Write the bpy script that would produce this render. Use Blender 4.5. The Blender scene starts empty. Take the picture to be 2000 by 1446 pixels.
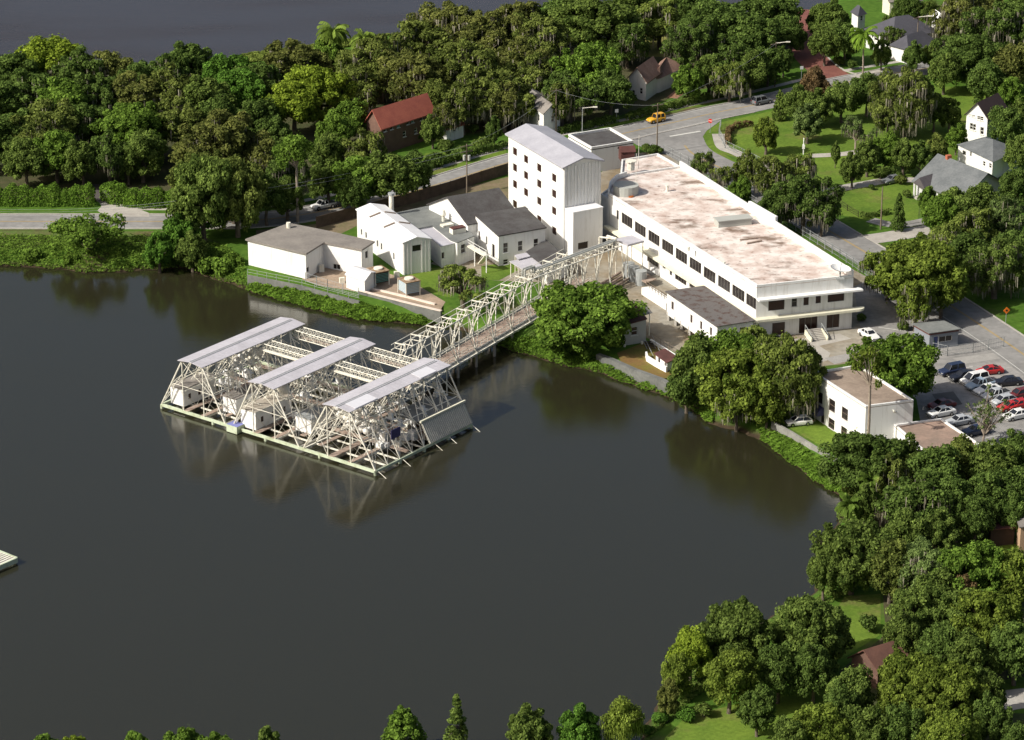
import bpy, math, random
import numpy as np
from mathutils import Vector, Matrix
C = bpy.context.scene.collection
R = math.radians
random.seed(7)
G = 2.0                      # level of the land above the lakes
# ------------------------------------------------------------------ survey
PITCH, FOC, CAMH = R(21.5), 6000.0, 185.0
FW = Vector((0, math.cos(PITCH), -math.sin(PITCH)))
UP = Vector((0, math.sin(PITCH), math.cos(PITCH)))
RT = Vector((1, 0, 0))
CAM = Vector((0, 0, CAMH))
def ray(px, py):
    return (FW * FOC + RT * (px - 1000) - UP * (py - 723)).normalized()
def U(px, py, z=G):
    r = ray(px, py); t = (z - CAMH) / r.z
    return CAM + r * t
def onplane(px, py, O, n):
    r = ray(px, py); t = (O - CAM).dot(n) / r.dot(n)
    return CAM + r * t
def mpp(p):                   # metres per photo pixel at a point
    return (p - CAM).dot(FW) / FOC
# ------------------------------------------------------------------ materials
MT = {}
def nodes(name):
    m = bpy.data.materials.new(name); m.use_nodes = True
    nt = m.node_tree; nt.nodes.clear()
    out = nt.nodes.new('ShaderNodeOutputMaterial')
    return m, nt, out
def lk(nt, a, b): nt.links.new(a, b)
def mat(name, col, rough=.8, var=.12, scale=1.5, col2=None, bump=0.0, metal=0.0, spec=.3, detail=6, lo=.35, hi=.65, fine=0.0, coat=0):
    if name in MT: return MT[name]
    m, nt, out = nodes(name)
    b = nt.nodes.new('ShaderNodeBsdfPrincipled')
    b.inputs['Roughness'].default_value = rough
    b.inputs['Metallic'].default_value = metal
    b.inputs['Specular IOR Level'].default_value = spec
    b.inputs['Coat Weight'].default_value = coat
    tc = nt.nodes.new('ShaderNodeTexCoord')
    n = nt.nodes.new('ShaderNodeTexNoise'); n.inputs['Scale'].default_value = scale; n.inputs['Detail'].default_value = detail
    n.inputs['Roughness'].default_value = .65
    lk(nt, tc.outputs['Object'], n.inputs['Vector'])
    rp = nt.nodes.new('ShaderNodeValToRGB')
    c2 = col2 if col2 else tuple(max(0, c * (1 - 2 * var)) for c in col)
    rp.color_ramp.elements[0].position = lo; rp.color_ramp.elements[1].position = hi
    rp.color_ramp.elements[0].color = (*c2, 1); rp.color_ramp.elements[1].color = (*col, 1)
    lk(nt, n.outputs['Fac'], rp.inputs['Fac'])
    src = rp.outputs['Color']
    if fine:
        n2 = nt.nodes.new('ShaderNodeTexNoise'); n2.inputs['Scale'].default_value = scale * 9; n2.inputs['Detail'].default_value = 3
        lk(nt, tc.outputs['Object'], n2.inputs['Vector'])
        mr = nt.nodes.new('ShaderNodeMapRange'); mr.inputs['From Min'].default_value = .3; mr.inputs['From Max'].default_value = .7
        mr.inputs['To Min'].default_value = 1 - fine; mr.inputs['To Max'].default_value = 1 + fine
        lk(nt, n2.outputs['Fac'], mr.inputs['Value'])
        mx = nt.nodes.new('ShaderNodeVectorMath'); mx.operation = 'SCALE'
        lk(nt, src, mx.inputs[0]); lk(nt, mr.outputs[0], mx.inputs['Scale']); src = mx.outputs[0]
    lk(nt, src, b.inputs['Base Color'])
    if bump:
        bp = nt.nodes.new('ShaderNodeBump'); bp.inputs['Strength'].default_value = bump; bp.inputs['Distance'].default_value = .05
        lk(nt, n.outputs['Fac'], bp.inputs['Height']); lk(nt, bp.outputs[0], b.inputs['Normal'])
    lk(nt, b.outputs[0], out.inputs[0])
    MT[name] = m
    return m
def leafmat(name, dark, light, trans=.4):
    m, nt, out = nodes(name)
    at = nt.nodes.new('ShaderNodeAttribute'); at.attribute_name = 'tone'
    rp = nt.nodes.new('ShaderNodeValToRGB')
    rp.color_ramp.elements[0].color = (*dark, 1); rp.color_ramp.elements[1].color = (*light, 1)
    lk(nt, at.outputs['Fac'], rp.inputs['Fac'])
    e = rp.color_ramp.elements.new(.55); e.color = tuple(.35 * x + .72 * y for x, y in zip(dark, light)) + (1,)
    rp.color_ramp.elements[-1].color = tuple(y * 1.4 for y in light) + (1,)
    oi = nt.nodes.new('ShaderNodeObjectInfo')
    mx = nt.nodes.new('ShaderNodeMix'); mx.data_type = 'RGBA'; mx.blend_type = 'MULTIPLY'; mx.inputs[0].default_value = 1
    lk(nt, rp.outputs[0], mx.inputs[6]); lk(nt, oi.outputs['Color'], mx.inputs[7])
    d = nt.nodes.new('ShaderNodeBsdfDiffuse'); t = nt.nodes.new('ShaderNodeBsdfTranslucent')
    lk(nt, mx.outputs[2], d.inputs[0]); lk(nt, mx.outputs[2], t.inputs[0])
    ms = nt.nodes.new('ShaderNodeMixShader'); ms.inputs[0].default_value = trans
    lk(nt, d.outputs[0], ms.inputs[1]); lk(nt, t.outputs[0], ms.inputs[2])
    lk(nt, ms.outputs[0], out.inputs[0])
    MT[name] = m
    return m
WHITE = mat('white_paint', (.80, .80, .78), .6, .03, .6, col2=(.70, .70, .67), lo=.25, hi=.5)
def streaked(name, col, dirt, amt=.5):
    m, nt, out = nodes(name); b = nt.nodes.new('ShaderNodeBsdfPrincipled'); b.inputs['Roughness'].default_value = .6; b.inputs['Specular IOR Level'].default_value = .3
    tc = nt.nodes.new('ShaderNodeTexCoord'); mp = nt.nodes.new('ShaderNodeMapping'); mp.inputs['Scale'].default_value = (1.6, 1.6, .16); lk(nt, tc.outputs['Object'], mp.inputs['Vector'])
    n = nt.nodes.new('ShaderNodeTexNoise'); n.inputs['Scale'].default_value = 1.0; n.inputs['Detail'].default_value = 7; n.inputs['Roughness'].default_value = .7; lk(nt, mp.outputs[0], n.inputs['Vector'])
    r = nt.nodes.new('ShaderNodeValToRGB'); r.color_ramp.elements[0].position = .50; r.color_ramp.elements[1].position = .74; r.color_ramp.elements[0].color = (*col, 1); r.color_ramp.elements[1].color = tuple(c * (1 - amt) + e * amt for c, e in zip(col, dirt)) + (1,)
    lk(nt, n.outputs['Fac'], r.inputs['Fac']); lk(nt, r.outputs[0], b.inputs['Base Color']); lk(nt, b.outputs[0], out.inputs[0]); MT[name] = m; return m
WALLW = streaked('weathered_white_wall', (.76, .76, .74), (.42, .39, .33), .55)
WHITEM = mat('white_metal_siding', (.80, .81, .80), .5, .03, .5, col2=(.72, .73, .71), lo=.25, hi=.5)
CREAM = mat('cream_trim', (.72, .70, .55), .7, .06, 1.0)
PIPE = mat('pale_steel_paint', (.72, .70, .61), .6, .1, 1.2, col2=(.52, .48, .38), lo=.3, hi=.5)
PGREEN = mat('pale_green_steel', (.50, .57, .43), .6, .1, .8, col2=(.36, .40, .26), lo=.35, hi=.55)
GREYP = mat('grey_steel', (.34, .36, .36), .5, .1, 1.5)
ROOFL = mat('lilac_grey_sheet_roof', (.50, .49, .53), .5, .05, .35, col2=(.41, .40, .43), fine=.05)
ROOFT = mat('blue_grey_sheet_roof', (.42, .42, .46), .5, .06, .3, col2=(.35, .35, .39), fine=.06)
ROOFD = mat('dark_grey_felt', (.085, .085, .085), .95, .1, .4, col2=(.055, .05, .05), fine=.1)
ROOFB = mat('brown_grey_shingle', (.25, .23, .205), .95, .1, .25, col2=(.18, .165, .15), fine=.08)
ROOFG = mat('grey_shingle', (.15, .16, .165), .95, .1, .3, col2=(.10, .11, .115), fine=.12)
ROOFR = mat('red_shingle', (.38, .115, .075), .9, .1, .5, col2=(.30, .085, .06), fine=.1)
ROOFM = mat('maroon_roof', (.12, .05, .045), .9, .1, .6, col2=(.08, .035, .03))
ROOFW = mat('white_sheet_roof', (.82, .82, .82), .5, .03, .4, col2=(.70, .70, .72))
ROOFGR = mat('light_grey_roof', (.20, .21, .20), .9, .1, .3, col2=(.14, .15, .145), fine=.1)
GLASS = mat('dark_glass', (.025, .02, .02), .15, .1, 1, spec=.5)
GLASSR = mat('brown_glass', (.04, .016, .012), .3, .2, 1.5, spec=.4)
FRAME = mat('white_frame', (.7, .7, .66), .6, .04)
FRAMED = mat('dark_frame', (.12, .09, .07), .6, .04)
ASPH = mat('worn_asphalt', (.30, .29, .275), .95, .1, .14, col2=(.17, .167, .16), fine=.14, lo=.32, hi=.66, detail=10)
ROADM = mat('road_asphalt', (.27, .265, .255), .95, .1, .10, col2=(.17, .168, .162), fine=.12, lo=.32, hi=.66, detail=10)
CONC = mat('pale_concrete', (.42, .40, .36), .9, .1, .3, col2=(.32, .30, .27), fine=.08)
CONCG = mat('grey_concrete', (.17, .175, .165), .9, .1, .25, col2=(.10, .105, .10), fine=.12)
BRICKR = mat('red_brick_paving', (.21, .085, .065), .9, .1, .3, col2=(.16, .06, .05), fine=.12)
BRICKW = mat('brown_brick', (.17, .10, .075), .9, .1, .8, col2=(.12, .07, .055))
DIRT = mat('bare_soil', (.21, .155, .10), .95, .1, .25, col2=(.12, .12, .05), fine=.12)
PATIO = mat('reddish_patio', (.38, .285, .21), .95, .1, .3, col2=(.24, .19, .14), fine=.12)
YARD = mat('stained_yard', (.29, .27, .225), .95, .1, .13, col2=(.20, .155, .095), fine=.14, lo=.36, hi=.6, detail=10)
def lawn_mat():
    m, nt, out = nodes('lawn_grass'); b = nt.nodes.new('ShaderNodeBsdfPrincipled'); b.inputs['Roughness'].default_value = .95; b.inputs['Specular IOR Level'].default_value = .1
    tc = nt.nodes.new('ShaderNodeTexCoord')
    def nz(s, d, p0, c0, p1, c1):
        n = nt.nodes.new('ShaderNodeTexNoise'); n.inputs['Scale'].default_value = s; n.inputs['Detail'].default_value = d; n.inputs['Roughness'].default_value = .65; lk(nt, tc.outputs['Object'], n.inputs['Vector'])
        r = nt.nodes.new('ShaderNodeValToRGB'); r.color_ramp.elements[0].position = p0; r.color_ramp.elements[1].position = p1
        r.color_ramp.elements[0].color = (*c0, 1); r.color_ramp.elements[1].color = (*c1, 1); lk(nt, n.outputs['Fac'], r.inputs['Fac']); return r.outputs[0]
    def mx(f, x, y, t='MIX'):
        q = nt.nodes.new('ShaderNodeMix'); q.data_type = 'RGBA'; q.blend_type = t
        if f is None: q.inputs[0].default_value = 1
        else: lk(nt, f, q.inputs[0])
        lk(nt, x, q.inputs[6]); lk(nt, y, q.inputs[7]); return q.outputs[2]
    g = nz(.12, 6, .3, (.075, .135, .02), .7, (.145, .215, .032)); dry = nz(.9, 4, .3, (.15, .125, .05), .7, (.19, .17, .07))
    c_ = mx(nz(.11, 9, .55, (0, 0, 0), .70, (.75, .75, .75)), g, dry); c_ = mx(None, c_, nz(2.2, 5, .3, (.72, .74, .7), .7, (1.2, 1.2, 1.15)), 'MULTIPLY')
    lk(nt, c_, b.inputs['Base Color']); lk(nt, b.outputs[0], out.inputs[0]); MT['lawn_grass'] = m; return m
LAWN = lawn_mat()
LAWNB = mat('rough_grass', (.075, .14, .022), .95, .1, .22, col2=(.105, .095, .035), fine=.22)
PAINTY = mat('yellow_line', (.42, .28, .06), .8, .08, 1)
PAINTW = mat('white_line', (.6, .6, .56), .8, .08, 1)
WOOD = mat('weathered_planks', (.38, .31, .26), .9, .1, 1.2, col2=(.25, .18, .14))
WOODD = mat('dark_timber', (.06, .04, .03), .9, .1, 1.2)
BARK = mat('bark', (.16, .13, .10), .95, .1, 1.2, col2=(.08, .065, .05))
BARKL = mat('pale_bark', (.34, .29, .23), .95, .1, 1.0, col2=(.2, .16, .13))
POLE = mat('pole_wood', (.20, .16, .12), .9, .1, .8)
RED = mat('red_paint', (.5, .03, .02), .5, .05)
ORANGE = mat('orange_paint', (.75, .18, .02), .5, .05)
BLACK = mat('black_rubber', (.015, .015, .015), .8, .1)
CHROME = mat('chrome', (.5, .5, .5), .25, .05, metal=.9)
TEAL = mat('teal_shutter', (.10, .28, .25), .7, .05)
BLUE = mat('blue_panel', (.20, .22, .48), .5, .05)
RUST = mat('rusty_sheet', (.125, .115, .11), .8, .1, .9, col2=(.075, .045, .035), lo=.36, hi=.5, fine=.15)
WALLG = mat('grey_siding', (.40, .41, .38), .8, .04, .5)
LEAF = leafmat('leaf', (.040, .068, .015), (.170, .232, .054))
MOSS = leafmat('spanish_moss', (.13, .12, .085), (.27, .255, .20), .3)
FROND = leafmat('palm_frond', (.05, .08, .012), (.17, .24, .045))
# pink-white gravel roof of the long building
def gravel_roof():
    m, nt, out = nodes('stained_gravel_roof')
    b = nt.nodes.new('ShaderNodeBsdfPrincipled'); b.inputs['Roughness'].default_value = .95; b.inputs['Specular IOR Level'].default_value = .1
    tc = nt.nodes.new('ShaderNodeTexCoord')
    def noise(s, d, off=0, sy=1):
        mp = nt.nodes.new('ShaderNodeMapping'); mp.inputs['Location'].default_value = (off, 0, 0); mp.inputs['Scale'].default_value = (1, sy, 1)
        lk(nt, tc.outputs['Object'], mp.inputs['Vector'])
        n = nt.nodes.new('ShaderNodeTexNoise'); n.inputs['Scale'].default_value = s; n.inputs['Detail'].default_value = d; n.inputs['Roughness'].default_value = .6
        lk(nt, mp.outputs[0], n.inputs['Vector']); return n.outputs['Fac']
    def ramp(src, p0, c0, p1, c1):
        r = nt.nodes.new('ShaderNodeValToRGB'); r.color_ramp.elements[0].position = p0; r.color_ramp.elements[1].position = p1
        r.color_ramp.elements[0].color = (*c0, 1); r.color_ramp.elements[1].color = (*c1, 1); lk(nt, src, r.inputs['Fac']); return r.outputs['Color']
    base = ramp(noise(.35, 8), .35, (.48, .375, .325), .60, (.70, .64, .595))
    def mul(a, bcol):
        x = nt.nodes.new('ShaderNodeMix'); x.data_type = 'RGBA'; x.blend_type = 'MULTIPLY'; x.inputs[0].default_value = 1
        lk(nt, a, x.inputs[6]); lk(nt, bcol, x.inputs[7]); return x.outputs[2]
    c = mul(base, ramp(noise(.16, 7, 40, 1.6), .54, (1, 1, 1), .66, (.34, .29, .25)))
    c = mul(c, ramp(noise(1.1, 9, 11), .57, (1, 1, 1), .72, (.34, .27, .23)))
    lk(nt, c, b.inputs['Base Color']); lk(nt, b.outputs[0], out.inputs[0])
    MT['gravelroof'] = m; return m
GRAVEL = gravel_roof()
# ------------------------------------------------------------------ builders
def tag(o, label=None, cat=None, group=None, kind=None):
    if label: o['label'] = label
    if cat: o['category'] = cat
    if group: o['group'] = group
    if kind: o['kind'] = kind
    return o
def thing(name, label, cat, loc=(0, 0, 0), group=None, rotz=0):
    o = bpy.data.objects.new(name, None); C.objects.link(o)
    o.empty_display_size = .5
    o.location = loc; o.rotation_euler = (0, 0, rotz)
    return tag(o, label, cat, group)
def copy_tree(o, parent=None):
    c = o.copy(); C.objects.link(c)
    if parent: c.parent = parent
    for ch in list(o.children): copy_tree(ch, c)
    return c
class MB:
    def __init__(s): s.v = []; s.f = []; s.m = []
    def poly(s, pts, m=0):
        i = len(s.v); s.v += [Vector(p) for p in pts]; s.f.append(list(range(i, i + len(pts)))); s.m.append(m); return s
    def hexa(s, b, t, m=0, mt=None):
        n = len(b); i = len(s.v); s.v += [Vector(p) for p in b] + [Vector(p) for p in t]
        s.f.append(list(range(i, i + n))[::-1]); s.m.append(m)
        s.f.append(list(range(i + n, i + 2 * n))); s.m.append(m if mt is None else mt)
        for k in range(n):
            s.f.append([i + k, i + (k + 1) % n, i + n + (k + 1) % n, i + n + k]); s.m.append(m)
        return s
    def prism(s, pts, z0, z1, m=0, mt=None):
        return s.hexa([(p[0], p[1], z0) for p in pts], [(p[0], p[1], z1) for p in pts], m, mt)
    def box(s, c, sx, sy, sz, ax=(1, 0, 0), m=0):     # centre of base
        ax = Vector(ax).normalized(); ay = Vector((-ax.y, ax.x, 0)); c = Vector(c)
        pts = [c + ax * (i * sx / 2) + ay * (j * sy / 2) for i, j in ((-1, -1), (1, -1), (1, 1), (-1, 1))]
        return s.prism(pts, c.z, c.z + sz, m)
    def beam(s, p, q, w, h=None, m=0):
        h = h or w; p = Vector(p); q = Vector(q); d = q - p
        if d.length < 1e-5: return s
        d.normalize(); sd = d.cross(Vector((0, 0, 1)))
        if sd.length < .01: sd = Vector((1, 0, 0))
        sd.normalize(); u = sd.cross(d)
        o = [sd * (i * w / 2) + u * (j * h / 2) for i, j in ((-1, -1), (1, -1), (1, 1), (-1, 1))]
        return s.hexa([p + k for k in o], [q + k for k in o], m)
    def tube(s, p, q, r, r2=None, n=6, m=0):
        r2 = r if r2 is None else r2; p = Vector(p); q = Vector(q); d = q - p
        if d.length < 1e-5: return s
        d.normalize(); a = d.orthogonal().normalized(); b = d.cross(a)
        o = [a * math.cos(k * 2 * math.pi / n) + b * math.sin(k * 2 * math.pi / n) for k in range(n)]
        return s.hexa([p + k * r for k in o], [q + k * r2 for k in o], m)
    def path(s, pts, r, n=6, m=0):
        for a, b in zip(pts, pts[1:]): s.tube(a, b, r, n=n, m=m)
        return s
    def ball(s, c, r, sz=1.0, seg=10, m=0):
        c = Vector(c); i0 = len(s.v); rg = seg // 2
        for a in range(rg + 1):
            th = math.pi * a / rg
            for k in range(seg):
                ph = 2 * math.pi * k / seg
                s.v.append(c + Vector((r * math.sin(th) * math.cos(ph), r * math.sin(th) * math.sin(ph), r * sz * math.cos(th))))
        for a in range(rg):
            for k in range(seg):
                k2 = (k + 1) % seg
                s.f.append([i0 + a * seg + k, i0 + (a + 1) * seg + k, i0 + (a + 1) * seg + k2, i0 + a * seg + k2]); s.m.append(m)
        return s
    def build(s, name, mats, parent=None, smooth=False, base=None):
        if not isinstance(mats, (list, tuple)): mats = [mats]
        off = Vector((0, 0, 0))
        pr = parent
        while pr is not None: off = off + pr.location; pr = pr.parent
        if parent is None:
            off = Vector(base) if base is not None else Vector((0, 0, 0))
        me = bpy.data.meshes.new(name)
        me.from_pydata([tuple(v - off) for v in s.v], [], s.f)
        for m in mats: me.materials.append(m)
        me.polygons.foreach_set('material_index', s.m)
        if smooth: me.polygons.foreach_set('use_smooth', [True] * len(s.f))
        me.update()
        o = bpy.data.objects.new(name, me); C.objects.link(o)
        if parent: o.parent = parent
        elif base is not None: o.location = base
        return o
def sheet(name, pix, z, m, kind='structure'):
    o = MB().poly([(U(x, y, G).x, U(x, y, G).y, z) for x, y in pix]).build(name, m)
    return tag(o, kind=kind)
def smooth_px(pts, n=6):
    out = []
    P = [pts[0]] + list(pts) + [pts[-1]]
    for i in range(1, len(P) - 2):
        for k in range(n):
            t = k / n
            out.append(tuple(.5 * ((2 * P[i][j]) + (-P[i - 1][j] + P[i + 1][j]) * t + (2 * P[i - 1][j] - 5 * P[i][j] + 4 * P[i + 1][j] - P[i + 2][j]) * t * t + (-P[i - 1][j] + 3 * P[i][j] - 3 * P[i + 1][j] + P[i + 2][j]) * t ** 3) for j in (0, 1)))
    out.append(tuple(pts[-1])); return out
def offset_line(w, d):
    out = []
    for i, p in enumerate(w):
        a = w[max(0, i - 1)]; b = w[min(len(w) - 1, i + 1)]
        t = (b - a); t.z = 0; t.normalize(); out.append(p + Vector((-t.y, t.x, 0)) * d)
    return out
def ribbon(mb, w, d0, d1, z0, z1=None, m=0):
    a = offset_line(w, d0); b = offset_line(w, d1)
    for i in range(len(w) - 1):
        q = [a[i], a[i + 1], b[i + 1], b[i]]
        if z1 is None: mb.poly([(p.x, p.y, z0) for p in q], m)
        else: mb.prism(q, z0, z1, m)
    return mb
# ------------------------------------------------------------------ buildings
def area2(p): return sum(p[i][0] * p[(i + 1) % len(p)][1] - p[(i + 1) % len(p)][0] * p[i][1] for i in range(len(p)))
def walled(mb, A, B, z0, z1, opens, n, depth=.18, m=0):
    d = (B - A); d.z = 0; L = d.length; d.normalize()
    us = sorted({0, L} | {max(0, min(L, k)) for o in opens for k in o[:2]})
    zs = sorted({z0, z1} | {max(z0, min(z1, k)) for o in opens for k in o[2:4]})
    def P(u, z, dn=0): q = A + d * u - n * dn; return (q.x, q.y, z)
    for i in range(len(us) - 1):
        for j in range(len(zs) - 1):
            uc = (us[i] + us[i + 1]) / 2; zc = (zs[j] + zs[j + 1]) / 2
            if any(o[0] < uc < o[1] and o[2] < zc < o[3] for o in opens): continue
            mb.poly([P(us[i], zs[j]), P(us[i + 1], zs[j]), P(us[i + 1], zs[j + 1]), P(us[i], zs[j + 1])], m)
    for u0, u1, a, b in [o[:4] for o in opens]:
        mb.poly([P(u0, a), P(u0, b), P(u0, b, depth), P(u0, a, depth)], m)
        mb.poly([P(u1, a), P(u1, b), P(u1, b, depth), P(u1, a, depth)], m)
        mb.poly([P(u0, a), P(u1, a), P(u1, a, depth), P(u0, a, depth)], m)
        mb.poly([P(u0, b), P(u1, b), P(u1, b, depth), P(u0, b, depth)], m)
def add_window(root, A, d, n, o, glass, frame, style, depth=.18):
    u0, u1, a, b = o[:4]
    def P(u, z, dn): q = A + d * u - n * dn; return Vector((q.x, q.y, z))
    g = MB()
    g.hexa([P(u0, a, depth - .03), P(u1, a, depth - .03), P(u1, a, depth + .03), P(u0, a, depth + .03)],
           [P(u0, b, depth - .03), P(u1, b, depth - .03), P(u1, b, depth + .03), P(u0, b, depth + .03)])
    nm = {'door': 'door', 'garage': 'garage_door', 'louvre': 'louvre'}.get(style, 'window')
    w = g.build(nm, glass, root)
    f = MB(); t = .08 if style != 'plain' else .05
    dd = depth - .07
    if style == 'grid': t = .05
    def bar(ua, ub, za, zb): f.hexa([P(ua, za, dd - .03), P(ub, za, dd - .03), P(ub, za, dd + .035), P(ua, za, dd + .035)], [P(ua, zb, dd - .03), P(ub, zb, dd - .03), P(ub, zb, dd + .035), P(ua, zb, dd + .035)])
    bar(u0, u0 + t, a, b); bar(u1 - t, u1, a, b); bar(u0 + t, u1 - t, a, a + t); bar(u0 + t, u1 - t, b - t, b)
    if style in ('grid', 'door'):
        nu = max(1, round((u1 - u0) / 1.05)) if style == 'grid' else 1
        nz = 2 if style == 'grid' else 1
        for k in range(1, nu):
            u = u0 + (u1 - u0) * k / nu; bar(u - .03, u + .03, a + t, b - t)
        for k in range(1, nz):
            z = a + (b - a) * k / nz
            if nu == 1: bar(u0 + t, u1 - t, z - .03, z + .03)
    if style == 'sash': bar(u0 + t, u1 - t, (a + b) / 2 - .04, (a + b) / 2 + .04)
    f.build('frame', frame, w)
    if style in ('sash', 'sill'):
        s = MB(); q = [P(u0 - .1, a - .08, 0 - .02), P(u1 + .1, a - .08, -.02), P(u1 + .1, a - .08, -.12), P(u0 - .1, a - .08, -.12)]
        s.hexa(q, [v + Vector((0, 0, .08)) for v in q]).build('sill', FRAME, w)
    return w
def building(name, label, pix, z, zb=G, wall=WALLW, roof=ROOFD, wins=None, rtype='flat', rise=1.0, over=.25, axis=0,
             parapet=None, glass=GLASS, frame=FRAME, cat='building', ribs=None, thick=.18, fascia=None, pts=None, roofname='roof', group=None):
    """corner pixels are read at height z; walls run pts[i] -> pts[i+1]; wins = {wall: [(px,py,w,h,style)]}"""
    P = [U(x, y, z) for x, y in pix] if pts is None else [Vector(p) for p in pts]
    n = len(P); ccw = area2(P) > 0
    cen = sum(P, Vector()) / n
    root = thing(name, label, cat, (cen.x, cen.y, zb), group)
    wb = MB(); todo = []
    zeave = z
    for i in range(n):
        A, B = P[i].copy(), P[(i + 1) % n].copy(); A.z = B.z = 0
        d = (B - A).normalized(); nn = Vector((d.y, -d.x, 0)) * (1 if ccw else -1)
        op = []
        for w in (wins or {}).get(i, []):
            c = onplane(w[0], w[1], A, nn); u = (c - A).dot(d)
            u0, u1 = max(.05, u - w[2] / 2), min((B - A).length - .05, u + w[2] / 2)
            a, b = max(zb + .05, c.z - w[3] / 2), min(z - .05, c.z + w[3] / 2)
            if u1 - u0 < .1 or b - a < .1: continue
            op.append((u0, u1, a, b)); todo.append((A, d, nn, (u0, u1, a, b), w[4] if len(w) > 4 else 'plain', w[5] if len(w) > 5 else glass))
        walled(wb, A, B, zb - .5, z, op, nn)
        if ribs and i in ribs:
            L = (B - A).length; k = .2
            while k < L - .1:
                if not any(o[0] - .05 < k < o[1] + .05 for o in op):
                    q = A + d * k; wb.box((q.x + nn.x * .07, q.y + nn.y * .07, zb), .2, .14, z - zb - .02, d)
                k += ribs[i]
    if rtype == 'gable':
        i0 = axis; a0, a1, a2, a3 = [P[(i0 + k) % n] for k in range(4)]
        r0 = (a1 + a2) / 2; r1 = (a3 + a0) / 2
        for (e0, e1, rr) in ((a1, a2, r0), (a3, a0, r1)):
            wb.poly([(e0.x, e0.y, z), (e1.x, e1.y, z), (rr.x, rr.y, z + rise)])
        ax = (a1 - a0).normalized(); bx = (a2 - a1).normalized()
        half = (a2 - a1).length / 2; sl = rise / half
        rb = MB()
        def T(p, dx, dz): return Vector((p.x, p.y, dz)) + ax * dx
        R0, R1 = T(r0, over, z + rise), T(r1, -over, z + rise)
        for (e1, e0, sg) in ((a1, a0, -1), (a2, a3, 1)):
            E1 = T(e1, over, z) + bx * sg * over - Vector((0, 0, sl * over)); E0 = T(e0, -over, z) + bx * sg * over - Vector((0, 0, sl * over))
            q = [E0, E1, R0, R1]
            rb.hexa([v + Vector((0, 0, .003)) for v in q], [v + Vector((0, 0, thick)) for v in q])
        ro = rb.build(roofname, roof, root)
    elif rtype == 'hip':
        rb = MB(); Q = []
        for p in P:
            dv = (p - cen); dv.z = 0; Q.append(Vector((p.x, p.y, z)) + dv.normalized() * over)
        a0, a1, a2, a3 = [Q[(axis + k) % 4] for k in range(4)]
        half = (a2 - a1).length / 2; ax = (a1 - a0).normalized()
        r0 = (a1 + a2) / 2 - ax * half * .95; r1 = (a3 + a0) / 2 + ax * half * .95; r0.z = r1.z = z + rise
        rb.poly([a0, a1, r0, r1]).poly([a1, a2, r0]).poly([a2, a3, r1, r0]).poly([a3, a0, r1])
        rb.poly([a3, a2, a1, a0])
        ro = rb.build(roofname, roof, root)
    elif rtype == 'shed':
        rb = MB(); a0, a1, a2, a3 = [P[(axis + k) % 4] for k in range(4)]   # a2,a3 edge is raised
        lo = [a0, a1]; hi = [a2, a3]
        H = [Vector((p.x, p.y, z + rise)) for p in hi]
        wb.poly([(a1.x, a1.y, z), (a2.x, a2.y, z), H[0]]); wb.poly([(a0.x, a0.y, z), (a3.x, a3.y, z), H[1]])
        wb.poly([(a2.x, a2.y, z), (a3.x, a3.y, z), H[1], H[0]])
        c4 = sum([a0, a1, H[0], H[1]], Vector()) / 4
        q = [p + Vector(((p - c4).x, (p - c4).y, 0)).normalized() * over for p in (a0, a1, H[0], H[1])]
        rb.hexa([v + Vector((0, 0, .003)) for v in q], [v + Vector((0, 0, thick)) for v in q])
        ro = rb.build(roofname, roof, root)
    else:
        rb = MB(); Q = []
        if over > 0:
            for i in range(n):
                e0 = (P[i] - P[i - 1]).normalized(); e1 = (P[(i + 1) % n] - P[i]).normalized()
                s = 1 if ccw else -1
                n0 = Vector((e0.y, -e0.x, 0)) * s; n1 = Vector((e1.y, -e1.x, 0)) * s
                bs = (n0 + n1).normalized(); Q.append(P[i] + bs * (over / max(.4, bs.dot(n0))))
        else: Q = P
        rb.prism(Q, z + .003, z + thick, 0)
        ro = rb.build(roofname, [roof], root)
        if parapet:
            pb = MB(); s = 1 if ccw else -1
            for i in range(n):
                h = parapet.get(i, parapet.get('all', .3)) if isinstance(parapet, dict) else parapet
                A, B = Q[i], Q[(i + 1) % n]; d = (B - A).normalized(); nn = Vector((-d.y, d.x, 0)) * s
                pb.prism([A, B, B + nn * .32, A + nn * .32] if s > 0 else [A, B, B + nn * .32, A + nn * .32], z + thick + .002 + i * .003, z + thick + h + i * .004)
            pb.build('parapet', wall, root)
    if fascia:
        fb = MB(); s = 1 if ccw else -1
        for i in range(n):
            A, B = P[i], P[(i + 1) % n]; d = (B - A).normalized(); nn = Vector((d.y, -d.x, 0)) * s
            fb.prism([A, B, B + nn * .12, A + nn * .12], z - .35, z - .002)
        fb.build('fascia', fascia, root)
    wb.build('wall', wall, root)
    for t in todo: add_window(root, t[0], t[1], t[2], t[3], t[5], frame, t[4])
    return root
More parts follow.
